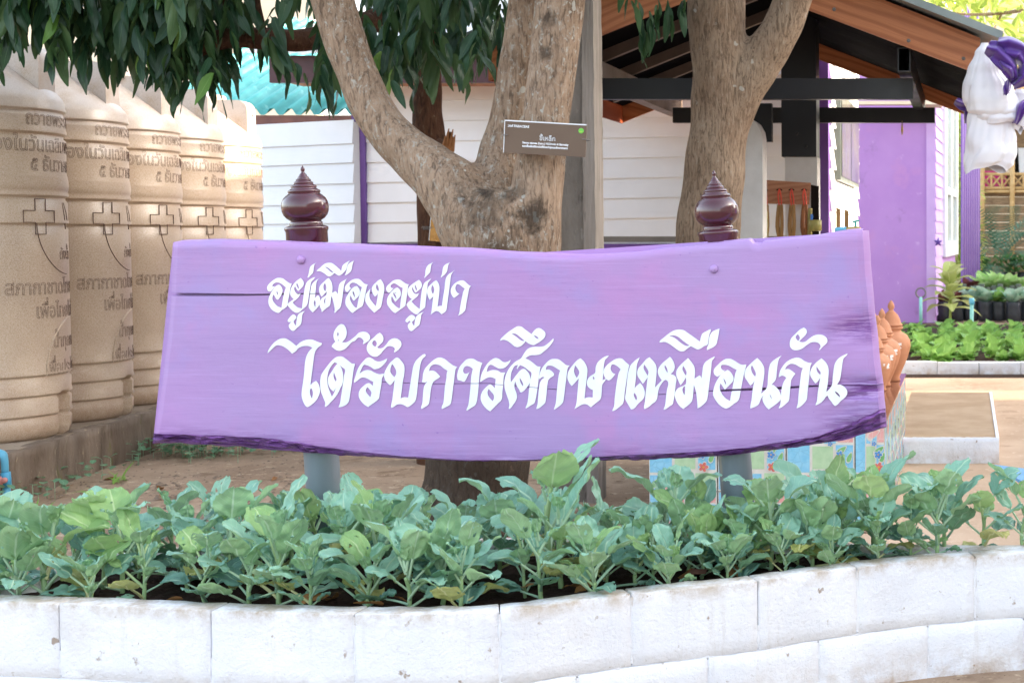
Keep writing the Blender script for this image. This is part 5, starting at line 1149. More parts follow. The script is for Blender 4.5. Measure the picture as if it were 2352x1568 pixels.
(R7,"1800,627 1860,680 1905,750 1920,820 1912,950 1905,1040 1890,1120 1880,1185 1950,1110 1975,1060 1985,950 2000,820 2020,720 2060,650 2120,600 2232,545 2220,575 2165,630 2150,690 2130,830 2100,990 2055,1060 2110,1062 2180,1100 2222,1160 2225,1210 2200,1260 2120,1330 2030,1412 2010,1405 1960,1340 1915,1280 1905,1245 1880,1255 1840,1310 1790,1360 1705,1405 1702,1395 1725,1330 1735,1220 1755,1100 1770,1010 1780,945 1740,1010 1700,1042 1660,990 1615,910 1615,850 1650,770 1720,690","1720,760 1760,820 1787,860 1780,900 1740,860 1720,810","2025,1170 2070,1200 2100,1240 2103,1270 2060,1230 2030,1195"),
]
def soften(pts):
    # round the gentle corners, keep the sharp pen ends
    n = len(pts); P = [Vector(p) for p in pts]; out = []
    def tang(i):
        a, b = P[i]-P[i-1], P[(i+1)%n]-P[i]
        if a.length < 1e-6 or b.length < 1e-6: return None
        c = a.normalized().dot(b.normalized())
        return ((a.normalized()+b.normalized()).normalized()) if c > .45 else None
    T = [tang(i) for i in range(n)]
    for i in range(n):
        j = (i+1)%n; d = P[j]-P[i]; L = d.length
        t0 = (T[i] if T[i] else d.normalized())*L*.9; t1 = (T[j] if T[j] else d.normalized())*L*.9
        for k in range(3):
            t = k/3; h1 = 2*t**3-3*t*t+1; h2 = t**3-2*t*t+t; h3 = -2*t**3+3*t*t; h4 = t**3-t*t
            out.append(P[i]*h1 + t0*h2 + P[j]*h3 + t1*h4)
    return out
WPAINT = mk('white_brush_paint', 'eef0f2', 'e2e8ee', 12, .5, .15, 60, .003, spec=.4)
for reg, *loops in LET:
    ox, oy, sc_ = reg; L2 = []
    for s_ in loops:
        pts = [tuple(float(q) for q in t.split(',')) for t in s_.split()]
        sm = soften(pts); L2.append([Vector(((p.x/sc_+ox)*2352/4096, (p.y/sc_+oy)*2352/4096, 0)) for p in sm])
    flat = [p for l in L2 for p in l]
    res = geometry.delaunay_2d_cdt([p.xy for l in L2 for p in l] + [], [], [[sum(len(q) for q in L2[:i])+k for k in range(len(l))] for i, l in enumerate(L2)], 5, 1e-4)
    bm = bmesh.new(); bv = [bm.verts.new((p.x, p.y, 0)) for p in res[0]]
    for f in res[2]:
        try: bm.faces.new([bv[k] for k in f])
        except ValueError: pass
    x0, x1 = min(p.x for p in flat), max(p.x for p in flat); xc = (x0+x1)/2
    for c, w in ((c1, w1), (c2, w2)):                 # leave the letter open where a crack in the plank runs through it
        ww = max(w(xc), w(x0+.2*(x1-x0)), w(x0+.8*(x1-x0)))
        if ww < .6: continue
        d = Vector((x1-x0, c(x1)-c(x0), 0)).normalized(); nn = Vector((-d.y, d.x, 0)); hw = max(ww*.75, .7)
        for sg in (-1, 1):
            bmesh.ops.bisect_plane(bm, geom=bm.verts[:]+bm.edges[:]+bm.faces[:], plane_co=Vector((x0, c(x0), 0))+nn*hw*sg, plane_no=nn)
        bmesh.ops.delete(bm, geom=[f for f in bm.faces if abs((f.calc_center_median()-Vector((x0, c(x0), 0))).dot(nn)) < hw], context='FACES')
    for v in bm.verts:                                # follow the plank's surface
        q = W(v.co.x, v.co.y, SY); q.y += noise.noise(Vector((q.x*3, 0, q.z*5)))*.004 + noise.noise(Vector((q.x*8, 1, q.z*40)))*.0005 - .0022
        v.co = q
    bm.normal_update()
    for f in bm.faces:
        if f.normal.y > 0: f.normal_flip()
    me = bpy.data.meshes.new('letter'); bm.to_mesh(me); bm.free(); me.materials.append(WPAINT)
    obj('letter', me, plank)
# bolts
for x, y in ((692, 597), (1640, 618)):
    MB().lathe([(.013,0),(.0125,.006),(.009,.0105),(.004,.0125),(.0005,.013)], W(x, y, SY+.002), 16, axis=(0,-1,0)).build('bolt', PAINT, sign, smooth=True)
# posts and finials
steel = mk('blue_grey_steel', '848d97', '747d88', 5, .4, .1, 40, spec=.5, stretch=(1,1,.2), spots=[('9a958c', 8, .62, .72)])
mar = mk('glossy_maroon_paint', '4a1a28', '3f1622', 5, .17, .06, 50, spec=.55, coat=.4)
fin = [(43,-2),(44,0),(44,24),(45.5,27),(46.5,31),(45.5,34.5),(40,37),(35,39),(34.8,41),(35,45),(33,47),(31.5,48.5),(34,50.5),(40,54.5),(46,62),(49.3,71),(50,80),(48.8,91),(44.5,101),(38,107.5),(33,111),(33.5,113),(34.5,115),(34,118.2),(30,120.5),(26.5,123),(26.5,125),(27.5,126.6),(26.5,129),(22.5,131),(20,133),(20.6,134.8),(20.2,137),(16.8,139.2),(15.5,140.8),(16.2,142),(15.4,143.8),(12.6,145.4),(12,146.4),(12.4,147.4),(11,149.2),(8.6,151.2),(8,154),(5.5,157),(3.6,160),(4,163.6),(4.8,166.7),(3.4,170),(1.6,173),(.3,175.6)]
for i, (xb, yb, xt, yt) in enumerate(((755,1300,706,556), (1706,1300,1652,566))):
    PY_ = SY+TH+.056
    p0, p1 = W(xb, yb, PY_), W(xt, yt, PY_); ax = (p1-p0).normalized(); u = pxm(PY_)
    t = thing('sign_post', ['blue-grey steel sign post under the left maroon finial','blue-grey steel sign post under the right maroon finial'][i], 'post', tuple(p0))
    MB().ptube([p0-ax*.15, p1+ax*.01], [.051,.051], 32, 1).build('shaft', steel, t, smooth=True)
    MB().lathe([(r*u, z*u) for r, z in fin], p1, 36, axis=ax).build('finial', mar, t, smooth=True, angle=60)
    c = W(xb-(40 if i==0 else 5), yb-120, PY_-.05)
    if i: MB().lathe([(.006,0),(.006,.004),(.001,.005)], W(1697,1168,PY_-.052), 10, axis=(0,-1,0)).build('hole_plug', MT['dark'], t)
# ------------------------------------------------------------------ trees
def trunkmesh(tubes, Y, m_, name, parent, vox=.014, wob=.10, wsc=5):
    mb = MB()
    for t in tubes:
        pts = [W(x, y, Y+(q[0] if q else 0)) for x, y, r, *q in t]; rad = [r*pxm(Y) for x, y, r, *q in t]
        mb.ptube(pts, rad, 22, 8, wob=wob, wsc=wsc)
    o = mb.build(name, m_, parent, smooth=True)
    rm = o.modifiers.new('merge', 'REMESH'); rm.mode = 'VOXEL'; rm.voxel_size = vox; rm.use_smooth_shade = True
    sm = o.modifiers.new('smooth', 'SMOOTH'); sm.factor = .5; sm.iterations = 5
    return o
kn = [(tuple(W(1250,45,6.13)), .055, .75), (tuple(W(1246,118,6.13)), .045, .7), (tuple(W(1085,415,6.1)), .10, .85), (tuple(W(1090,470,6.05)), .13, .55), (tuple(W(1225,500,6.1)), .085, .75), (tuple(W(1240,540,6.1)), .06, .6), (tuple(W(1180,430,6.12)), .06, .5), (tuple(W(1090,1060,6.1)), .5, .85)]
bk1 = barkmat('lichen_bark', 'b59c85', '98806a', '4a3c32', 'c0beb4', .545, 11, 16, .60, knots=kn)
bk2 = barkmat('tan_bark', 'b09a83', '98806a', '4e4034', 'bfb8ab', .63, 12, 13, .66, knots=[(tuple(W(1640,138,7.38)), .05, .8), (tuple(W(1665,118,7.38)), .06, .85), (tuple(W(1690,112,7.4)), .05, .8), (tuple(W(1618,165,7.4)), .04, .7)])
bk3 = barkmat('brown_bark', '6b4a38', '583b2c', '33241c', '8f8068', .72, 10, 8, .66)
T1Y = 6.3
t1 = thing('forked_tree', 'big grey forked tree with lichen patches and a brown name plate', 'tree', (W(1090,1215,T1Y).x, T1Y, 0))
trunkmesh([
  [(1085,1260,150),(1090,1180,128),(1098,1080,116),(1125,900,116),(1150,700,118),(1162,590,120),(1168,500,112),(1172,440,92)],
  [(1215,640,70,-.03),(1228,520,60,-.05),(1234,420,56,-.06),(1251,300,51,-.06),(1264,200,52,-.05),(1278,90,54,-.04),(1288,0,55,-.03),(1297,-120,52,-.03),(1300,-300,46,-.03)],
  [(1140,560,80,.06),(1140,440,64,.10),(1150,360,50,.14),(1168,280,44,.16),(1184,180,40,.17),(1196,80,37,.17),(1203,-20,34,.18),(1208,-200,32,.2)],
  [(1130,580,95),(1090,500,88),(1040,440,76),(985,388,60),(925,335,51),(880,287,48),(848,235,47),(822,170,46),(798,110,46),(778,50,45),(764,0,45),(748,-80,44),(735,-260,38)]], T1Y, bk1, 'trunk', t1)
T2Y = 7.6
t2 = thing('leaning_branch_tree', 'tan tree trunk with a thick branch rising right, before the pavilion', 'tree', (W(1592,1100,T2Y).x, T2Y, 0))
trunkmesh([
  [(1585,1130,84),(1590,1080,70),(1598,950,66),(1608,750,68),(1622,590,73),(1630,500,72),(1641,400,71),(1652,310,66),(1659,230,69),(1656,150,66),(1650,90,64),(1645,0,66),(1640,-140,60),(1636,-320,52)],
  [(1668,300,50),(1690,225,56),(1722,170,54),(1760,120,49),(1794,68,45),(1816,15,43),(1838,-60,41),(1860,-220,36)]], T2Y, bk2, 'trunk', t2)
T3Y = 8.2
t3 = thing('longan_tree', 'dark-leaved longan tree hanging over the tanks, with slender brown trunk', 'tree', (W(1003,1060,T3Y).x, T3Y, 0))
bkq = barkmat('brown_green_bark', '6d5a40', '5b4a36', '332a20', '8f8a6a', .70, 10, 8, .66)
trunkmesh([[(1004,1080,46),(1003,900,40),(1002,700,38),(1000,560,38),(998,470,38),(993,380,38),(984,300,35),(982,230,31),(986,150,26),(992,60,24),(996,-60,24),(1000,-260,22)]], T3Y, bk3, 'trunk', t3, .012)
def limb(pts, r0, r1, name='branch'):
    P = [W(x, y, Y) for x, y, Y in pts]; n = len(P)
    return MB().ptube(P, [r0+(r1-r0)*i/(n-1) for i in range(n)], 10, 4, wob=.08, wsc=12).build(name, bk3, t3, smooth=True)
limb([(990,70,8.2),(900,40,8.0),(800,70,7.7),(700,92,7.4),(620,90,7.3),(540,86,7.2),(478,100,7.1),(432,122,7.05),(418,100,7.0),(405,40,6.95),(380,-30,6.9),(330,-120,6.8)], .07, .03)
limb([(545,86,7.2),(528,40,7.15),(510,-20,7.1),(500,-120,7.0)], .022, .012)
limb([(612,90,7.3),(600,50,7.25),(590,-10,7.2),(585,-120,7.1)], .018, .012)
limb([(996,-60,8.2),(850,-160,7.6),(600,-230,7.1),(300,-230,6.9),(60,-200,6.7)], .06, .03)
limb([(996,-60,8.2),(1050,-140,7.9),(1120,-200,7.6)], .05, .025)
limb([(1010,330,8.1),(1026,330,8.05),(1034,306,8.0)], .03, .012, 'broken_stub')
rr = random.Random(9)
for k in range(6):
    x = 1018+k*4+rr.uniform(-2,2); a = W(x, 345+rr.uniform(-4,4), 8.02); b = W(x+6+rr.uniform(-2,6), 300+rr.uniform(-6,16), 7.98)
    MB().ptube([a, b], [.014, .003], 5, 2).build('splinter', mk('split_wood','a9774e','8a5c3a',20,.8) if k == 0 else bpy.data.materials['split_wood'], t3)
# --- leaves of the longan tree: drooping pinnate sprays
lg = leafmat('longan_leaf', '1e3a28', '335438', '48653c', '4a6a48', .2, .38, 7, .18, spots=None)
lgy = leafmat('young_longan_leaf', '55803a', '6a9646', '86ac58', '88ac60', .4, .4, 7, .18)
def leaflet(seed, L=.172, Wd=.024):
    rr = random.Random(seed); mb = MB(); uvleaf(mb, Vector((0,0,0)), Vector((0,1,0)), Vector((0,0,1)), L, Wd, rr.uniform(.1,.7), rr.uniform(.15,.5), 2, 8, rr.random()*6)
    return mb
lmesh = [leaflet(s) for s in range(8)]
lme = [uvmesh(m, 'leaf', lg) for m in lmesh]; lmy = [uvmesh(leaflet(s+20), 'leaf', lgy) for s in range(4)]
lowb = curve([(-150,120),(0,95),(40,150),(62,120),(100,80),(160,140),(215,150),(265,175),(310,195),(355,205),(400,235),(435,228),(462,245),(485,262),(505,235),(530,240),(560,215),(600,225),(640,190),(668,215),(690,235),(720,245),(745,250),(775,235),(800,190),(860,190),(885,240),(915,225),(945,262),(975,255),(1000,200),(1030,190),(1055,180),(1085,190),(1105,215),(1125,170),(1140,120),(1180,60)])
dens = curve([(-150,1),(0,.9),(60,.9),(100,1.3),(300,1.5),(520,1.2),(545,.55),(700,.5),(730,.9),(790,.5),(830,.5),(860,1.2),(1100,1.3),(1150,.5)])
rr = random.Random(77)
sprays = []
def spray(c, az, drop, n, L):
    # list of (position, direction, up, scale) of leaflets along a hanging stalk
    out = []; p = Vector(c); e = drop; d0 = Vector((cos(az), sin(az), 0))
    for i in range(n):
        d = d0*cos(e) - Vector((0,0,1))*sin(e); p = p + d*L/n; e = min(1.45, e+.10)
        s_ = d.cross(Vector((0,0,1)));
        s_ = s_.normalized() if s_.length > .1 else Vector((-sin(az), cos(az), 0))
        side = s_*(1 if i % 2 else -1)
        dd = (side*rr.uniform(.5,.95) + d*rr.uniform(.5,.9) - Vector((0,0,1))*rr.uniform(.5,1.3)).normalized()
        out.append((p.copy(), dd, rr.uniform(.72,1.2)))
    return out
leaves = []
tries = 0
for k in range(1500):
    x = rr.uniform(-140, 1165)
    if rr.random() > dens(x)/1.5: continue
    yb = lowb(x)
    y = yb - 112 - rr.random()**1.3*(yb+100)
    near = 6.55 if x < 170 else 6.75
    Y = rr.uniform(near, near+.25+ .9*max(0, min(1, (x-150)/500)))
    if x > 700: Y = rr.uniform(6.75, 8.5)
    if 530 < x < 735 and rr.random() < .45: continue
    c = W(x, y-22, Y); c.x += 0
    leaves += spray(c, rr.uniform(0,2*pi), rr.uniform(.5,1.2), rr.randint(5,9), rr.uniform(.16,.30))
    if len(leaves) > 2300: break
# crown above the picture, unseen, added to block light and darken the leaves
up_leaves = []
for k in range(330):
    x = rr.uniform(-700, 1500); y = rr.uniform(-900, -140); Y = rr.uniform(6.0, 9.0); c = W(x, y, Y)
    up_leaves += spray(c, rr.uniform(0,2*pi), rr.uniform(.2,1.0), 8, .35)
def place(p, d, s_, roll):
    z = Vector((0,0,1)); nrm = (z - d*d.z); nrm = nrm.normalized() if nrm.length > .05 else Vector((0,-1,0))
    nrm = Matrix.Rotation(roll, 3, d) @ nrm; x_ = d.cross(nrm)
    return Matrix(((x_.x, d.x, nrm.x, 0), (x_.y, d.y, nrm.y, 0), (x_.z, d.z, nrm.z, 0), (0,0,0,1)))
def inframe(p):
    x = p.x/p.y*FPX+PX0; z = (p.z-CAMZ)/p.y; y = PY0-FPX*tan(atan(z)+PITCH); return -20 < x < 1250 and -10 < y < 330
vis = [l for l in leaves if inframe(l[0]+l[1]*.1)]; hid = [l for l in leaves if not inframe(l[0]+l[1]*.1)]
vis.sort(key=lambda l: l[0].y - .25*(l[0].z < 2.6)*1.0)
crown = obj('crown', MB().ptube([W(1000,-260,8.2), W(1000,-420,8.1)], [.05,.02], 8).mesh('crown', bk3), t3)
def bake(lst, name, parent, mats, meshes):
    mb = MB(); mb.uv = {}
    for p, d, s_ in lst:
        M_ = Matrix.Translation(p) @ place(p, d, s_, rr.uniform(-.9,.9)); src = rr.choice(meshes); o = len(mb.v)
        mb.v += [tuple(M_ @ (Vector(v)*s_)) for v in src.v]; mb.f += [tuple(q+o for q in f) for f in src.f]; mb.m += [0]*len(src.f)
        for q, c in src.uv.items(): mb.uv[o+q] = c
    o = obj(name, uvmesh(mb, name, mats), parent); o['kind'] = 'stuff'; return o
for i, (p, d, s_) in enumerate(vis[:290]):
    young = rr.random() < .12 or (p.y > 7.2 and rr.random() < .2)
    o = obj('leaf', rr.choice(lmy if young else lme), crown)
    o.matrix_basis = Matrix.Translation(p) @ place(p, d, s_, rr.uniform(-.9,.9)) @ Matrix.Scale(s_, 4)
bake(vis[290:]+hid, 'foliage', crown, lg, lmesh)
bake(up_leaves, 'foliage', crown, lg, lmesh)
# leaf sprigs hanging at the pavilion front from the second tree
sp = []
for x, y, Y in ((1470,-10,7.3),(1490,10,7.3),(1512,-20,7.4),(1480,30,7.3),(1530,-15,7.4),(1570,-30,7.4)):
    sp += spray(W(x, y, Y), rr.uniform(0,6), 1.2, 3, .12)
cr2 = obj('crown', MB().ptube([W(1440,-120,7.5), W(1490,-40,7.35), W(1520,-25,7.4)], [.02,.012,.006], 7).mesh('crown', bk2), t2)
for p, d, s_ in sp:
    o = obj('leaf', rr.choice(lme), cr2); d = (d*.4-Vector((0,0,1))).normalized()
    o.matrix_basis = Matrix.Translation(p) @ place(p, d, s_, rr.uniform(-.9,.9)) @ Matrix.Scale(s_*.95, 4)
up2 = []
for k in range(300):
    c = W(rr.uniform(900,2300), rr.uniform(-1100,-260), rr.uniform(5.6,9)); up2 += spray(c, rr.uniform(0,6.3), rr.uniform(.2,1), 8, .35)
bake(up2, 'foliage', cr2, lg, lmesh)
# sunlit tree at the top right
t4 = thing('sunlit_tree', 'sunlit yellow-green leafy branches over the pavilion roof at top right', 'tree', (1.9, 15.5, 0))
MB().ptube([(1.9,15.5,0),(1.85,15.5,2),(1.7,15.4,3.6),(1.4,15.3,4.6)], [.12,.10,.08,.05], 12, 6).build('trunk', bk2, t4, smooth=True)
br = MB(); br.ptube([W(2500,-40,15.3), W(2400,10,15.3), W(2290,32,15.3), W(2180,28,15.3), W(2130,-10,15.3)], [.03,.024,.018,.012,.006], 8)
br.ptube([W(2300,32,15.3), W(2280,70,15.25), W(2230,88,15.2)], [.014,.010,.005], 7); br.ptube([W(2420,0,15.3), W(2350,80,15.2), W(2330,120,15.2)], [.02,.012,.005], 7)
br.build('branch', bk2, t4, smooth=True)
lsun = [uvmesh(leaflet(s+40, .22, .036), 'leaf', sunleaf) for s in range(5)]
for k in range(230):
    x = rr.uniform(2090, 2380); y = rr.uniform(-50, 110 if x > 2290 else (60 if x > 2230 else 20))
    if x > 2310: y = rr.uniform(-50, 150)
    p = W(x, y-10, rr.uniform(14.6, 16.2)); az = rr.uniform(0,6.3); d = Vector((cos(az), sin(az), rr.uniform(-1.6,.1))).normalized()
    s_ = rr.uniform(.7,1.3); o = obj('leaf', rr.choice(lsun), t4); o.matrix_parent_inverse = Matrix.Translation(-Vector(t4.location))
    o.matrix_basis = Matrix.Translation(p) @ place(p, d, s_, rr.uniform(-1.2,1.2)) @ Matrix.Scale(s_, 4)
# ------------------------------------------------------------------ name plates on the trunks
def plate(name, lab, corners, Y, matl, texts, badge=None, th=.006):
    TL, TR, BL = [W(x, y, Y) for x, y in corners]
    ex, ez = (TR-TL), (TL-BL); w, h = ex.length, ez.length; ex.normalize(); ez = (ez - ex*ez.dot(ex)).normalized(); ny = ex.cross(ez)*-1   # out of the plate, to the camera
    if ny.y > 0: ny = -ny
    P = lambda u, v, o=0: TL + ex*u - ez*v + ny*o
    t = thing(name, lab, 'plate', tuple(P(w/2, h)))
    MB().prism([P(0,0), P(w,0), P(w,h), P(0,h)], -ny*th).build('panel', matl, t)
    e = .0012
    MB().prism([P(0,-.001,e), P(w,-.001,e), P(w,.004,e), P(0,.004,e)], -ny*.001).build('rim', MT['white_paint'], t)
    MB().prism([P(-.002,0,e), P(.001,0,e), P(.001,h,e), P(-.002,h,e)], -ny*.001).build('rim', MT['white_paint'], t)
    for body, u, v, size, bv in texts:
        vs, fs = glyphs(body, size, bv)
        MB().add([P(u*w+q.x, v*h-q.y, .0015+q.z*.2) for q in vs], fs).build('lettering', WPAINT, t)
    if badge:
        c = P(badge[0]*w, badge[1]*h); mb = MB().lathe([(.0115,0),(.0115,.0015),(.010,.002)], c, 20, axis=ny); mb.build('badge', mk('green_badge','6cc04a',rough=.4), t)
        MB().prism([P(badge[0]*w-.006,badge[1]*h+.004,.003), P(badge[0]*w+.006,badge[1]*h+.004,.003), P(badge[0]*w+.006,badge[1]*h+.006,.003), P(badge[0]*w-.006,badge[1]*h+.006,.003)], -ny*.0008).build('badge_mark', mk('yellow_mark','c9c23a',rough=.5), t)
    for u in (-.004, w+.004):
        MB().ptube([P(u+(.02 if u < 0 else -.02), h*.45, .004), P(u, h*.46, .006), P(u, h*.46, -.05), P(u+(.05 if u < 0 else -.05), h*.46, -.12)], [.0018]*4, 6).build('wire', MT['grey_bar'], t)
    return t, P, w, h
br1 = mk('brown_plate_print', '64503f', '5c4838', 3, .4, spec=.45)
pw = 187*pxm(6.05)
s1 = .026
plate('name_plate', 'brown tree name plate with white Thai text and green badge', [(1160,276),(1347.5,286.5),(1156.6,350.7)], 6.08, br1,
  [(b_, u_, v_, f_*.347/width(b_, 1), .0005) for b_, u_, v_, f_ in (('วงศ์ FABACEAE', .04, .20, .26), ('ขี้เหล็ก', .43, .56, .20), ('Senna siamea (Lam.) H.S.Irwin & Barneby', .225, .685, .565), ('ดอกขี้เหล็กมีวิตามินที่ช่วยบำรุงและรักษาสายตา', .225, .79, .56))], (.937, .20))
br2 = mk('bronze_plate_print', 'a87a3c', '8f642c', 9, .25, .3, 60, spec=.6, metal=.5)
plate('name_plate', 'bronze-coloured name plate on the slender longan trunk', [(990,498),(1052,504),(991,553)], 8.05, br2, [('วงศ์ SAPINDACEAE', .10, .20, .0125, .0005)])
c = W(985, 524, 8.04)
o = MB().ptube([W(970+i*1.1, 524, 8.06)+Vector((0, -.012*cos(i*2.1), .012*sin(i*2.1))) for i in range(18)], [.0016]*18, 5, 2).build('spring', MT['grey_bar'], smooth=True)
tag(o, 'small coiled steel spring holding the bronze name plate', 'spring')
# ------------------------------------------------------------------ water tanks
def tankmat():
    k = NM('granite_tan_plastic'); v = k.co('Object'); sp = k.noise(v, 260, 2, .5); f = k.noise(v, 3, 4)
    col = k.mix(k.rng(f, .35, .65), lin('bca58b'), lin('ab937a'))
    col = k.mix(k.rng(sp, .42, .60, 0, .5), col, lin('d3c5b8')); col = k.mix(k.rng(sp, .40, .30, 0, .45), col, lin('7c6552'))
    sx = k.n('SeparateXYZ'); k.l(v, sx.inputs[0])
    pale_top = k.math('MULTIPLY', k.rng(sx.outputs[2], 1.60, 1.85), k.rng(k.noise(v, 7, 5, .6), .25, .55)); col = k.mix(k.math('MULTIPLY', pale_top, .55), col, lin('cfcac8'))  # patchy paler grey from the upper body upwards
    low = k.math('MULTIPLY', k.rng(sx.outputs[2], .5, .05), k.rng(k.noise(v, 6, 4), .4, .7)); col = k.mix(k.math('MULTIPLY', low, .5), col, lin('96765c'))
    return k.done(col, .31, k.bump(sp, .12, .002), .5)
TKM = tankmat(); INK = mk('engraved_brown_line', '694f43', '5a4237', 20, .6)
TR_ = .40
def groove(z, r, d=.010, w=.010): return [(r, z-w*1.6), (r-d, z-w*.5), (r-d, z+w*.4), (r+.004, z+w*1.4), (r+.004, z+w*2.4), (r, z+w*3.4)]
prof = [(.36,0),(.385,.015),(.395,.05)]
prof += groove(.115, .395) + groove(.22, .397) + groove(.325, .398)
prof += [(.40,.5),(.40,.7),(.40,.95)] + groove(1.12, .40) + groove(1.262, .402, .012, .012)
prof += [(.406,1.31),(.408,1.34),(.406,1.37)] + groove(1.352, .40, .012, .012) + [(.40,1.5)] + groove(1.592, .40, .012, .012)
prof += [(.40,1.69)] + groove(1.715, .40, .012, .010) + [(.398,1.775),(.388,1.80),(.365,1.83),(.33,1.865),(.25,1.93),(.17,2.0),(.14,2.03),(.14,2.05)]
seg = 128; vs = []
AZ = radians(-13)
for r, z in prof:
    for k in range(seg):
        a = 2*pi*k/seg; rr_ = r
        da = (a - (AZ+radians(22)) + pi) % (2*pi) - pi; x = da*.4                  # arched drain recess low on the front
        if 0 <= z < .27 and abs(x) < .062:
            hgt = .185 + .062*sqrt(max(0, 1-(x/.062)**2))
            if z < hgt: rr_ -= .05*min(1, (hgt-z)/.02)*min(1, (.062-abs(x))/.008)
        vs.append((rr_*cos(a), rr_*sin(a), z))
n = len(prof); fs = [(j*seg+k, j*seg+(k+1)%seg, (j+1)*seg+(k+1)%seg, (j+1)*seg+k) for j in range(n-1) for k in range(seg)]
fs.append(tuple(range(len(vs)-seg, len(vs))))
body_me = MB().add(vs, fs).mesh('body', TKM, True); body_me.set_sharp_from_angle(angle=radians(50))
lid_me = MB().lathe([(.15,2.052),(.165,2.056),(.168,2.10),(.155,2.115),(.02,2.135)], seg=32).mesh('lid', TKM, True)
# lifting lug: a fin with rounded outer top and a bushed hole
def lug():
    a = AZ+radians(20); ex = Vector((cos(a), sin(a), 0)); ey = Vector((-sin(a), cos(a), 0)); mb = MB(); T = .085
    out = [(.10,1.80),(.355,1.80),(.355,1.98)] + [(.285+.07*cos(t), 2.0+.075*sin(t)) for t in [i*pi/2/8 for i in range(9)]] + [(.10,2.075)]
    mb.prism([ex*r+Vector((0,0,z))-ey*T for r, z in out], ey*2*T); return mb, ex, ey
lmb, lex, ley = lug(); lug_me = lmb.mesh('lug', TKM)
hp = lex*.355+Vector((0,0,1.965))+ley*.01
bush_me = MB().lathe([(.026,-.005),(.026,.006),(.018,.006),(.017,-.004)], hp, 20, axis=tuple(lex)).mesh('bushing', MT['white_paint'], True)
hole_me = MB().lathe([(.0165,0),(.0165,.003)], hp, 16, axis=tuple(lex)).mesh('hole', MT['dark'])
def wrap(vs, a0, z0, R=TR_+.0015, dz=0): return [(( R+v.z*.6)*cos(a0+v.x*.80/TR_), (R+v.z*.6)*sin(a0+v.x*.80/TR_), z0+v.y) for v in vs]
def tanktext(body, deg, z, size, bev=.0011):
    vs, fs = glyphs(body, size, bev); return MB().add(wrap(vs, radians(-55+deg), z-PZ), fs).mesh('lettering', INK)
PZ = .228
txts = [tanktext('ถวายพระราชกุศล', 31, 1.872, .10), tanktext('เนื่องในวันเฉลิมพระ', -2, 1.735, .105), tanktext('๕ ธันวาคม', 34, 1.634, .105), tanktext('ถังน้ำ', 60, 1.17, .08),
        tanktext('สภากาชาดไทย', 14, .99, .105), tanktext('เพื่อไทยไม่ขาด', 35, .865, .105), tanktext('น้ำทุกหยด', 50, .705, .095), tanktext('เพื่อประโยชน์', 42, .565, .095)]
def surfline(pts, r=.0035, name='engraved_line', matl=None, off=.001):      # (degrees on the front, height) joined on the tank's skin
    P = [Vector(((TR_+off)*cos(radians(-55+d)), (TR_+off)*sin(radians(-55+d)), z-PZ)) for d, z in pts]
    return MB().ptube(P, [r]*len(P), 6, 1).mesh(name, matl or INK)
cxd, cz, a_, b_ = 41, 1.395, .031/TR_*180/pi, .092/TR_*180/pi
A_, B_ = .031, .092
cr = [(cxd-a_,cz+B_),(cxd+a_,cz+B_),(cxd+a_,cz+A_),(cxd+b_,cz+A_),(cxd+b_,cz-A_),(cxd+a_,cz-A_),(cxd+a_,cz-B_),(cxd-a_,cz-B_),(cxd-a_,cz-A_),(cxd-b_,cz-A_),(cxd-b_,cz+A_),(cxd-a_,cz+A_),(cxd-a_,cz+B_)]
lines = [surfline(cr, .0028, 'cross_outline', None, .0045)]
lines.append(surfline([(38+34*(1-cos(t)), 1.36-.27*sin(t)) for t in [i*pi/2/12 for i in range(13)]], .0022))
lines.append(surfline([(43+34*(1-cos(t)), .56+.30*sin(t)) for t in [i*pi/2/12 for i in range(13)]], .004, 'moulded_arc', TKM))
lines.append(surfline([(66,1.47),(70,1.40),(72,1.33)], .003)); lines.append(surfline([(68,1.47),(74,1.42),(78,1.36)], .003))
rowd = Vector((-.128, .795, 0)); labs = ['tan water tank nearest the left edge of the picture, only half in view','second tan water tank from the left edge','third tan water tank from the left edge','fourth tan water tank from the left, partly sunlit','farthest tan water tank, lit orange by the sun']
for i in range(5):
    c = Vector((-5.227, 7.535, PZ)) + rowd*i
    t = thing('water_tank', labs[i], 'water tank', tuple(c), 'row of engraved water tanks')
    local(obj('body', body_me), t); local(obj('lid', lid_me), t); l_ = local(obj('lug', lug_me), t); local(obj('bushing', bush_me), l_); local(obj('hole', hole_me), l_)
    for m_ in txts: local(obj('lettering', m_), t)
    for m_ in lines: local(obj(m_.name.split('.')[0], m_), t)
# ------------------------------------------------------------------ blue pipe with valve at the left edge
pp_ = thing('blue_pipe', 'light blue pvc pipe with red-handled valve at the left edge', 'pipe', tuple(G(17, 1158, 0)))
c = G(17, 1158, 0); yv = c.y
P = lambda x, y: W(x, y, yv)
MB().ptube([P(18,1165), P(14,1115)], [.017,.017], 12, 1).ptube([P(11,1085), P(9,1055), P(4,1042), P(-20,1038), P(-80,1040)], [.017,.018,.019,.018,.017], 12, 4).build('pipe', pvc, pp_, smooth=True)
MB().ptube([P(14,1116), P(11,1084)], [.024,.024], 12, 2).build('valve_body', mk('valve_blue','4b9cc0',None,rough=.45), pp_, smooth=True)
rd = mk('faded_red_plastic','c08078','b0706a',8,.5)
MB().lathe([(.014,0),(.014,.02),(.006,.024)], P(15,1100)+Vector((.01,-.025,0)), 10, axis=(0,-1,0)).ptube([P(14,1090)+Vector((0,-.045,0)), P(17,1110)+Vector((0,-.045,0))], [.007,.007], 8, 1).build('valve_handle', rd, pp_, smooth=True)
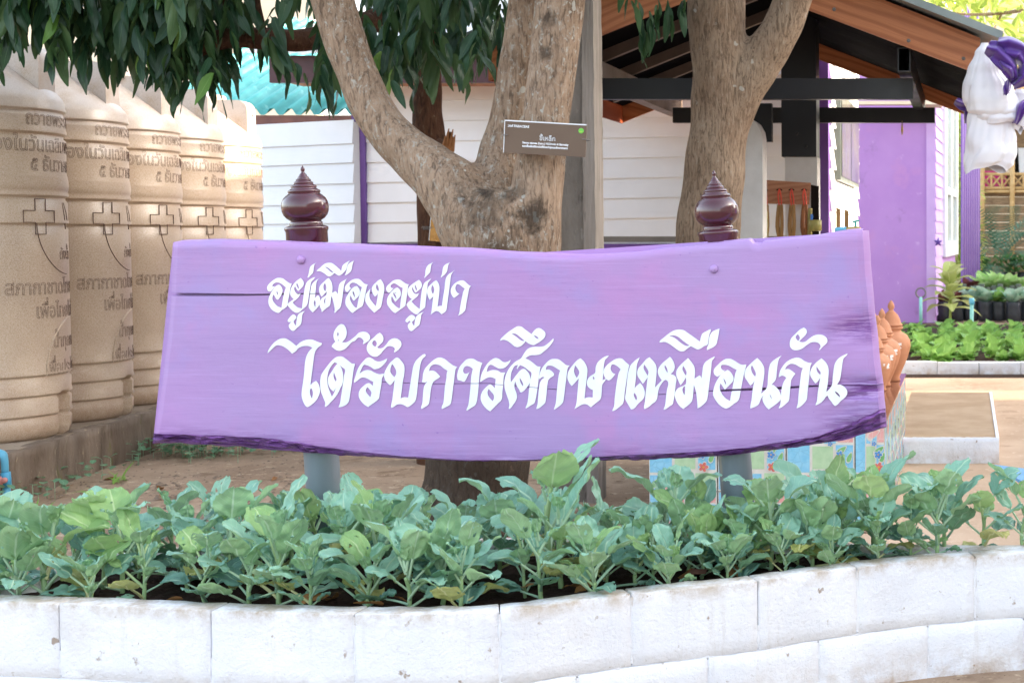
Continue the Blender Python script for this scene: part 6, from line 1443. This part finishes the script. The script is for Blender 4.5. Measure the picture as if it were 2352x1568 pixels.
# ------------------------------------------------------------------ cabbages
CAB = leafmat('cabbage_leaf', '73a290', '93c0a6', '8fb47c', 'bcd6b8', .22, .42, 6, .45, spots='8fb5a6')
CABY = leafmat('young_cabbage_leaf', '7ea56a', '93b877', '9dbf7c', 'c4d8a6', .32, .45, 6, .4)
CABD = leafmat('old_cabbage_leaf', '557f74', '689383', '6f9a72', '9fc2a8', .2, .42, 6, .4, spots='a9c6bd')
CABO = leafmat('yellowing_cabbage_leaf', '9aa45c', 'b0ac66', 'a5aa68', 'cfd0a0', .3, .5, 6, .4, spots='8a6a40')
stemm = mk('pale_green_stem', '93b07c', '7f9f74', 14, .5, spec=.35)
def cableaf(seed, L, Wd, pet, up_, droop, nh, frill=.1, fold=.2):
    rr = random.Random(seed); mb = MB(); nu, nv = 9, 20
    P = Vector((0,0,0)); ang = 0; vs = []; uv = []; spine = []
    # petiole
    np_ = 5; bend = rr.uniform(-.1,.25)
    for j in range(np_+1): spine.append((P.copy(), ang)); P = P + Vector((0, cos(ang), sin(ang)))*(pet/np_); ang -= bend/np_
    P = spine[-1][0]; ring = []
    for j, (p, a) in enumerate(spine):
        r = .0048*(1-.25*j/np_); n = Vector((0,-sin(a),cos(a)))
        for k in range(6): t = 2*pi*k/6; vs.append(p + Vector((1,0,0))*r*1.15*cos(t) + n*(r*sin(t)-.002)); uv.append((.5, .01))
    fs = [(j*6+k, j*6+(k+1)%6, (j+1)*6+(k+1)%6, (j+1)*6+k) for j in range(np_) for k in range(6)]
    o = len(vs); ph = rr.random()*6; tw = rr.uniform(-.5,.5); asym = rr.uniform(-.12,.12); k = 2*nu+1
    for j in range(nv+1):
        t = j/nv; w = Wd*(max(.02, sin(pi*min(1, t**.86*.955+.02)))**.52)
        if j == 0: w = .007
        n = Vector((0,-sin(ang),cos(ang))); d = Vector((0,cos(ang),sin(ang)))
        for i in range(-nu, nu+1):
            u = i/nu; a2 = tw*t; ed = abs(u)**2.5
            ww = w*(1+asym*u)*(1 + .035*sin(11*t+ph+3*u)*ed)
            hgt = fold*w*abs(u)**1.6 + frill*w*ed*sin(9*t+ph+(2 if u > 0 else 0)) + .012*noise.noise(Vector((u*2.2, t*4, seed)))
            vs.append(P + Vector((1,0,0))*ww*u*cos(a2) + n*(hgt + ww*u*sin(a2)) + d*(.003*sin(40*t+ph)*ed)); uv.append((.5+.5*u, t))
        P = P + d*(L/nv); ang -= droop/nv*(.4+1.2*t)
    holes = [(rr.uniform(-.85,.85), rr.uniform(.12,.95), rr.uniform(.028,.05)*rr.choice((1,1,1.5))) for _ in range(nh)]
    bites = [(rr.choice((-1,1)), rr.uniform(.2,.95), rr.uniform(.05,.10)) for _ in range(max(0, nh//4))]
    for j in range(nv):
        for i in range(2*nu):
            u, t = (i+.5)/nu-1, (j+.5)/nv
            if any((u-a)**2*.35+(t-b)**2 < c*c for a, b, c in holes+bites): continue
            q = o+j*k+i; fs.append((q, q+1, q+1+k, q+k))
    mb.add(vs, fs)
    for q, c in enumerate(uv): mb.uv[q] = c
    return mb
lv = []
rr = random.Random(5)
for s in range(22):
    kind = s % 3
    L, Wd = rr.uniform(.095,.14), rr.uniform(.038,.054)
    mb = cableaf(s, L, Wd, rr.uniform(.05,.10), 0, rr.uniform(.1,1.3), rr.choice((0,1,2,3,5,8)), rr.uniform(.05,.18), rr.uniform(.02,.28))
    lv.append([uvmesh(mb, 'leaf', m_) for m_ in (CAB, CABY, CABD, CABO)])
for m_ in lv:
    for q in m_: q.update()
small = [[uvmesh(cableaf(60+s, .06, .022, .035, 0, .5, s, .15, .35), 'leaf', m_) for m_ in (CAB, CABY, CABD, CABO)] for s in range(4)]
stems = []
for s in range(4):
    rr_ = random.Random(s); hs = .07+.03*s; P = [Vector((0,0,-.02)), Vector((rr_.uniform(-.012,.012),rr_.uniform(-.012,.012),hs*.5)), Vector((rr_.uniform(-.018,.018),rr_.uniform(-.018,.018),hs))]
    stems.append((MB().ptube(P, [.0075,.0065,.005], 8, 4).mesh('stem', stemm, True), P))
def cabbage(loc, lab, scale, seed, n=None, tall=0):
    edge = loc[1] - y_on(FP, loc[0]) < .2
    rr = random.Random(seed); t = thing('cabbage_plant', lab, 'cabbage', loc, 'young cabbages in the white bed', rr.uniform(0,6.3)); t.scale = (scale,)*3
    sm, P = stems[min(3, rr.randrange(4)+tall)]; local(obj('stem', sm), t); n = n or rr.randint(10,14)
    for i in range(n):
        f = i/(n-1); az = i*2.4 + rr.uniform(-.35,.35)
        e = .28 + 1.1*f**.65 + rr.uniform(-.2,.2)
        if edge and sin(az + t.rotation_euler.z + pi/2) < -.2: e = max(e, .75)
        p = P[0].lerp(P[1], f*2) if f < .5 else P[1].lerp(P[2], f*2-1)
        p = p + Vector((0,0,.028))
        kind = 3 if f < .25 and rr.random() < .14 else 2 if f < .3 and rr.random() < .6 else (1 if rr.random() < .13 else 0)
        pool = small if (i >= n-2 or rr.random() < .12) else lv
        o = local(obj('leaf', rr.choice(pool)[kind]), t); o.location = p
        s_ = rr.uniform(.8,1.12); o.scale = (s_,)*3; o.rotation_euler = (min(e, 1.4), rr.uniform(-.25,.25), az)
    return t
random.seed(31)
special = [(110,1374,1.12,'cabbage with a yellowing chewed leaf at the left end of the bed'),(0,1372,.9,'cabbage cut by the left edge of the picture'),(1015,1382,.95,'cabbage with an upright rolled pale leaf at the front of the bed'),(1262,1322,1.3,'tallest cabbage, its top leaf overlapping the sign board'),(1290,1348,1.05,'cabbage at the front wall under the tallest cabbage'),(1555,1300,1.1,'bushy cabbage left of the right sign post'),
           (1770,1310,1.0,'cabbage just right of the right sign post'),(1905,1270,1.2,'tall cabbage with a dark upright leaf before the tiles'),(2010,1290,1.05,'cabbage with large pale leaves before the bench corner'),(2170,1275,1.0,'holed cabbage near the right end of the bed'),(2260,1273,.85,'small cabbage second from the right edge'),(2352,1268,.9,'cabbage cut by the right edge of the picture'),(1462,1345,.8,'small cabbage at the front wall right of centre'),(640,1395,.95,'cabbage leaning over the front wall left of centre')]
used = []
for i, (x, y, s_, lab) in enumerate(special):
    p = G(x, y, SOILZ); cabbage((p.x, p.y, SOILZ), lab, s_, 400+i, tall=(1 if s_ > 1.2 else 0)); used.append(p)
k = 0
ORD = ['first','second','third','fourth','fifth','sixth','seventh','eighth','ninth','tenth','eleventh','twelfth','thirteenth','fourteenth','fifteenth','sixteenth','seventeenth','eighteenth']
for row, (n, f) in enumerate(((17,.08),(18,.30),(18,.52),(18,.74),(15,.94))):
    cnt = 0
    for i in range(n):
        x = W(20,1380,3.8).x + (W(2200,1290,4.3).x - W(20,1380,3.8).x)*(i+.5+.35*(row%2)+random.uniform(-.25,.25))/n
        y0, y1 = y_on(FP, x)+.10, y_on(BP, x)-.05
        if y1 < y0+.02: continue
        p = Vector((x, y0+(y1-y0)*(f+random.uniform(-.08,.08)), SOILZ))
        if any((p-q).length < .058 for q in used): continue
        used.append(p); sx_ = p.x/p.y*FPX+PX0
        s_ = random.uniform(.60,.95)*(1.15 if sx_ < 900 else .97)*(1 if row < 3 else .88)
        lab = 'young cabbage, %s from the left in %s' % (ORD[cnt], ['the front row along the wall','the second row of the bed','the middle row of the bed','the fourth row of the bed','the back row below the sign'][row]); cnt += 1
        cabbage((p.x, p.y, SOILZ), lab, s_, 1000+k); k += 1
# ------------------------------------------------------------------ small things: weeds, pebbles, dry leaves, clods
penny = leafmat('pennywort_leaf', '4f7f5e', '6b9a74', '7da67a', 'a3c2a0', .25, .4, 3, .2)
weed = leafmat('grass_weed_leaf', '6e9a3e', '86b04c', '8fb556', 'a8c878', .35, .5, 3, .1)
rr = random.Random(3)
mb = MB()
for k in range(520):
    if k < 300: c = G(rr.gauss(470,60), rr.gauss(1040,9), 0)
    elif k < 400: c = G(rr.uniform(640,760), rr.uniform(1020,1034), 0)
    else: s_ = rr.uniform(-1.0, 2.2); c = A + PD*s_ - PN*rr.uniform(.02,.16); c.z = 0
    if (c-A).dot(PN) > -.01: c = c - PN*((c-A).dot(PN)+.03)
    c.z = rr.uniform(.01,.10); az = rr.uniform(0,6.3); e = rr.uniform(-.2,.6); d = Vector((cos(az)*cos(e), sin(az)*cos(e), sin(e))); up = Vector((-cos(az)*sin(e), -sin(az)*sin(e), cos(e)))
    uvleaf(mb, c, d, up, rr.uniform(.03,.055), rr.uniform(.014,.024), .4, .1, 1, 3)
    if k % 4 == 0: mb.ptube([(c.x,c.y,-.02), c], [.0015,.0015], 4, 1)
o = obj('ground_cover', uvmesh(mb, 'ground_cover', penny)); tag(o, 'low round-leaved ground cover along the foot of the tank plinth', 'ground cover', kind='stuff')
mb = MB()
for cx, cy, n in ((70,1190,12),(30,1235,14),(55,1215,10),(150,1215,6),(230,1140,8),(20,1215,9),(265,1105,8),(120,1250,6)):
    c0 = G(cx, cy, 0)
    for k in range(n):
        az = rr.uniform(0,6.3); e = rr.uniform(.2,1.3); d = Vector((cos(az)*cos(e), sin(az)*cos(e), sin(e))); up = Vector((-cos(az)*sin(e), -sin(az)*sin(e), cos(e)))
        uvleaf(mb, c0+Vector((rr.gauss(0,.03), rr.gauss(0,.04), -.005)), d, up, rr.uniform(.06,.13), rr.uniform(.004,.010), rr.uniform(.4,1.2), 0, 1, 4)
o = obj('grass_weeds', uvmesh(mb, 'grass_weeds', weed)); tag(o, 'sparse green grass weeds on the sandy ground', 'weeds', kind='stuff')
mb = MB()
def pebble(c, r, sq=.6):
    v = [];
    for (x,y,z) in ((1,0,0),(.5,.87,0),(-.5,.87,0),(-1,0,0),(-.5,-.87,0),(.5,-.87,0)): v.append(Vector(c)+Vector((x*r*rr.uniform(.7,1.2), y*r*rr.uniform(.7,1.2), 0)))
    v.append(Vector(c)+Vector((rr.uniform(-.3,.3)*r, rr.uniform(-.3,.3)*r, r*sq))); mb.add(v, [(i,(i+1)%6,6) for i in range(6)])
for k in range(1400):
    c = G(rr.uniform(-60,760), 1010+rr.random()**.8*330, -.008); pebble(c, rr.uniform(.004,.014)*(2.2 if rr.random() < .04 else 1))
for k in range(500):
    x = rr.uniform(1850,2352); c = G(x, rr.uniform(1070,1250), -.012); pebble(c, rr.uniform(.003,.007))
o = mb.build('gravel', mk('gravel','8d7a68','6f6156',40,.9,.4,60,spec=.2)); tag(o, 'scattered small stones on the sandy ground', 'gravel', kind='stuff')
mb = MB()
for k in range(900):
    f = rr.random(); x = xs[0]+(xs[-1]-xs[0])*f; y0, y1 = y_on(FP,x)+.09, y_on(BP,x)-.06
    if y1 <= y0: continue
    y = y0+(y1-y0)*rr.random(); pebble((x,y,soil_h(x,y)-.004), rr.uniform(.004,.017), .7)
o = mb.build('soil_clods', MT['soil']); tag(o, 'dark crumbly clods of soil between the cabbages', 'soil', kind='stuff')
dry = leafmat('dry_leaf', '8a5f3a', 'a87c4c', '94683f', 'b08a5c', .15, .7, 5, .3)
dm = [uvmesh(leaflet(90+s, .075, .018), 'dry_leaf', dry) for s in range(3)]
for i, (x, y) in enumerate(((880,1395),(935,1388),(1330,1350),(1360,1335),(1600,1320),(690,1390),(760,1378),(1200,1355),(1680,1305),(420,1380))):
    p = G(x, y-6, SOILZ+.02); o = obj('dry_leaf', dm[i%3]); o.location = p; o.rotation_euler = (rr.uniform(-.5,.5), rr.uniform(-.6,.6), rr.uniform(0,6.3))
    tag(o, 'small curled brown dry leaf lying on the bed soil', 'dry leaf', 'dry leaves on the soil')
for i in range(16):
    p = G(rr.uniform(40,700), rr.uniform(1060,1240), .006); o = obj('fallen_leaf', dm[i%3]); o.location = p; o.rotation_euler = (rr.uniform(-.3,.3), rr.uniform(-.4,.4), rr.uniform(0,6.3)); s_ = rr.uniform(.6,1.3); o.scale = (s_,)*3
    tag(o, 'fallen brown leaf on the sandy ground before the tank plinth', 'fallen leaf', 'fallen leaves on the sand')
o = MB().hexa([tuple(G(x, y, z)) for x, y, z in ((1580,1318,.31),(1622,1316,.31),(1626,1305,.31),(1586,1306,.31),(1582,1318,.345),(1620,1317,.345),(1624,1306,.345),(1588,1306,.345))]).build('brick_piece', mk('old_brick','7a5040','684236',20,.9,.6,60)); tag(o, 'broken brown brick piece on the soil left of the right post', 'brick')
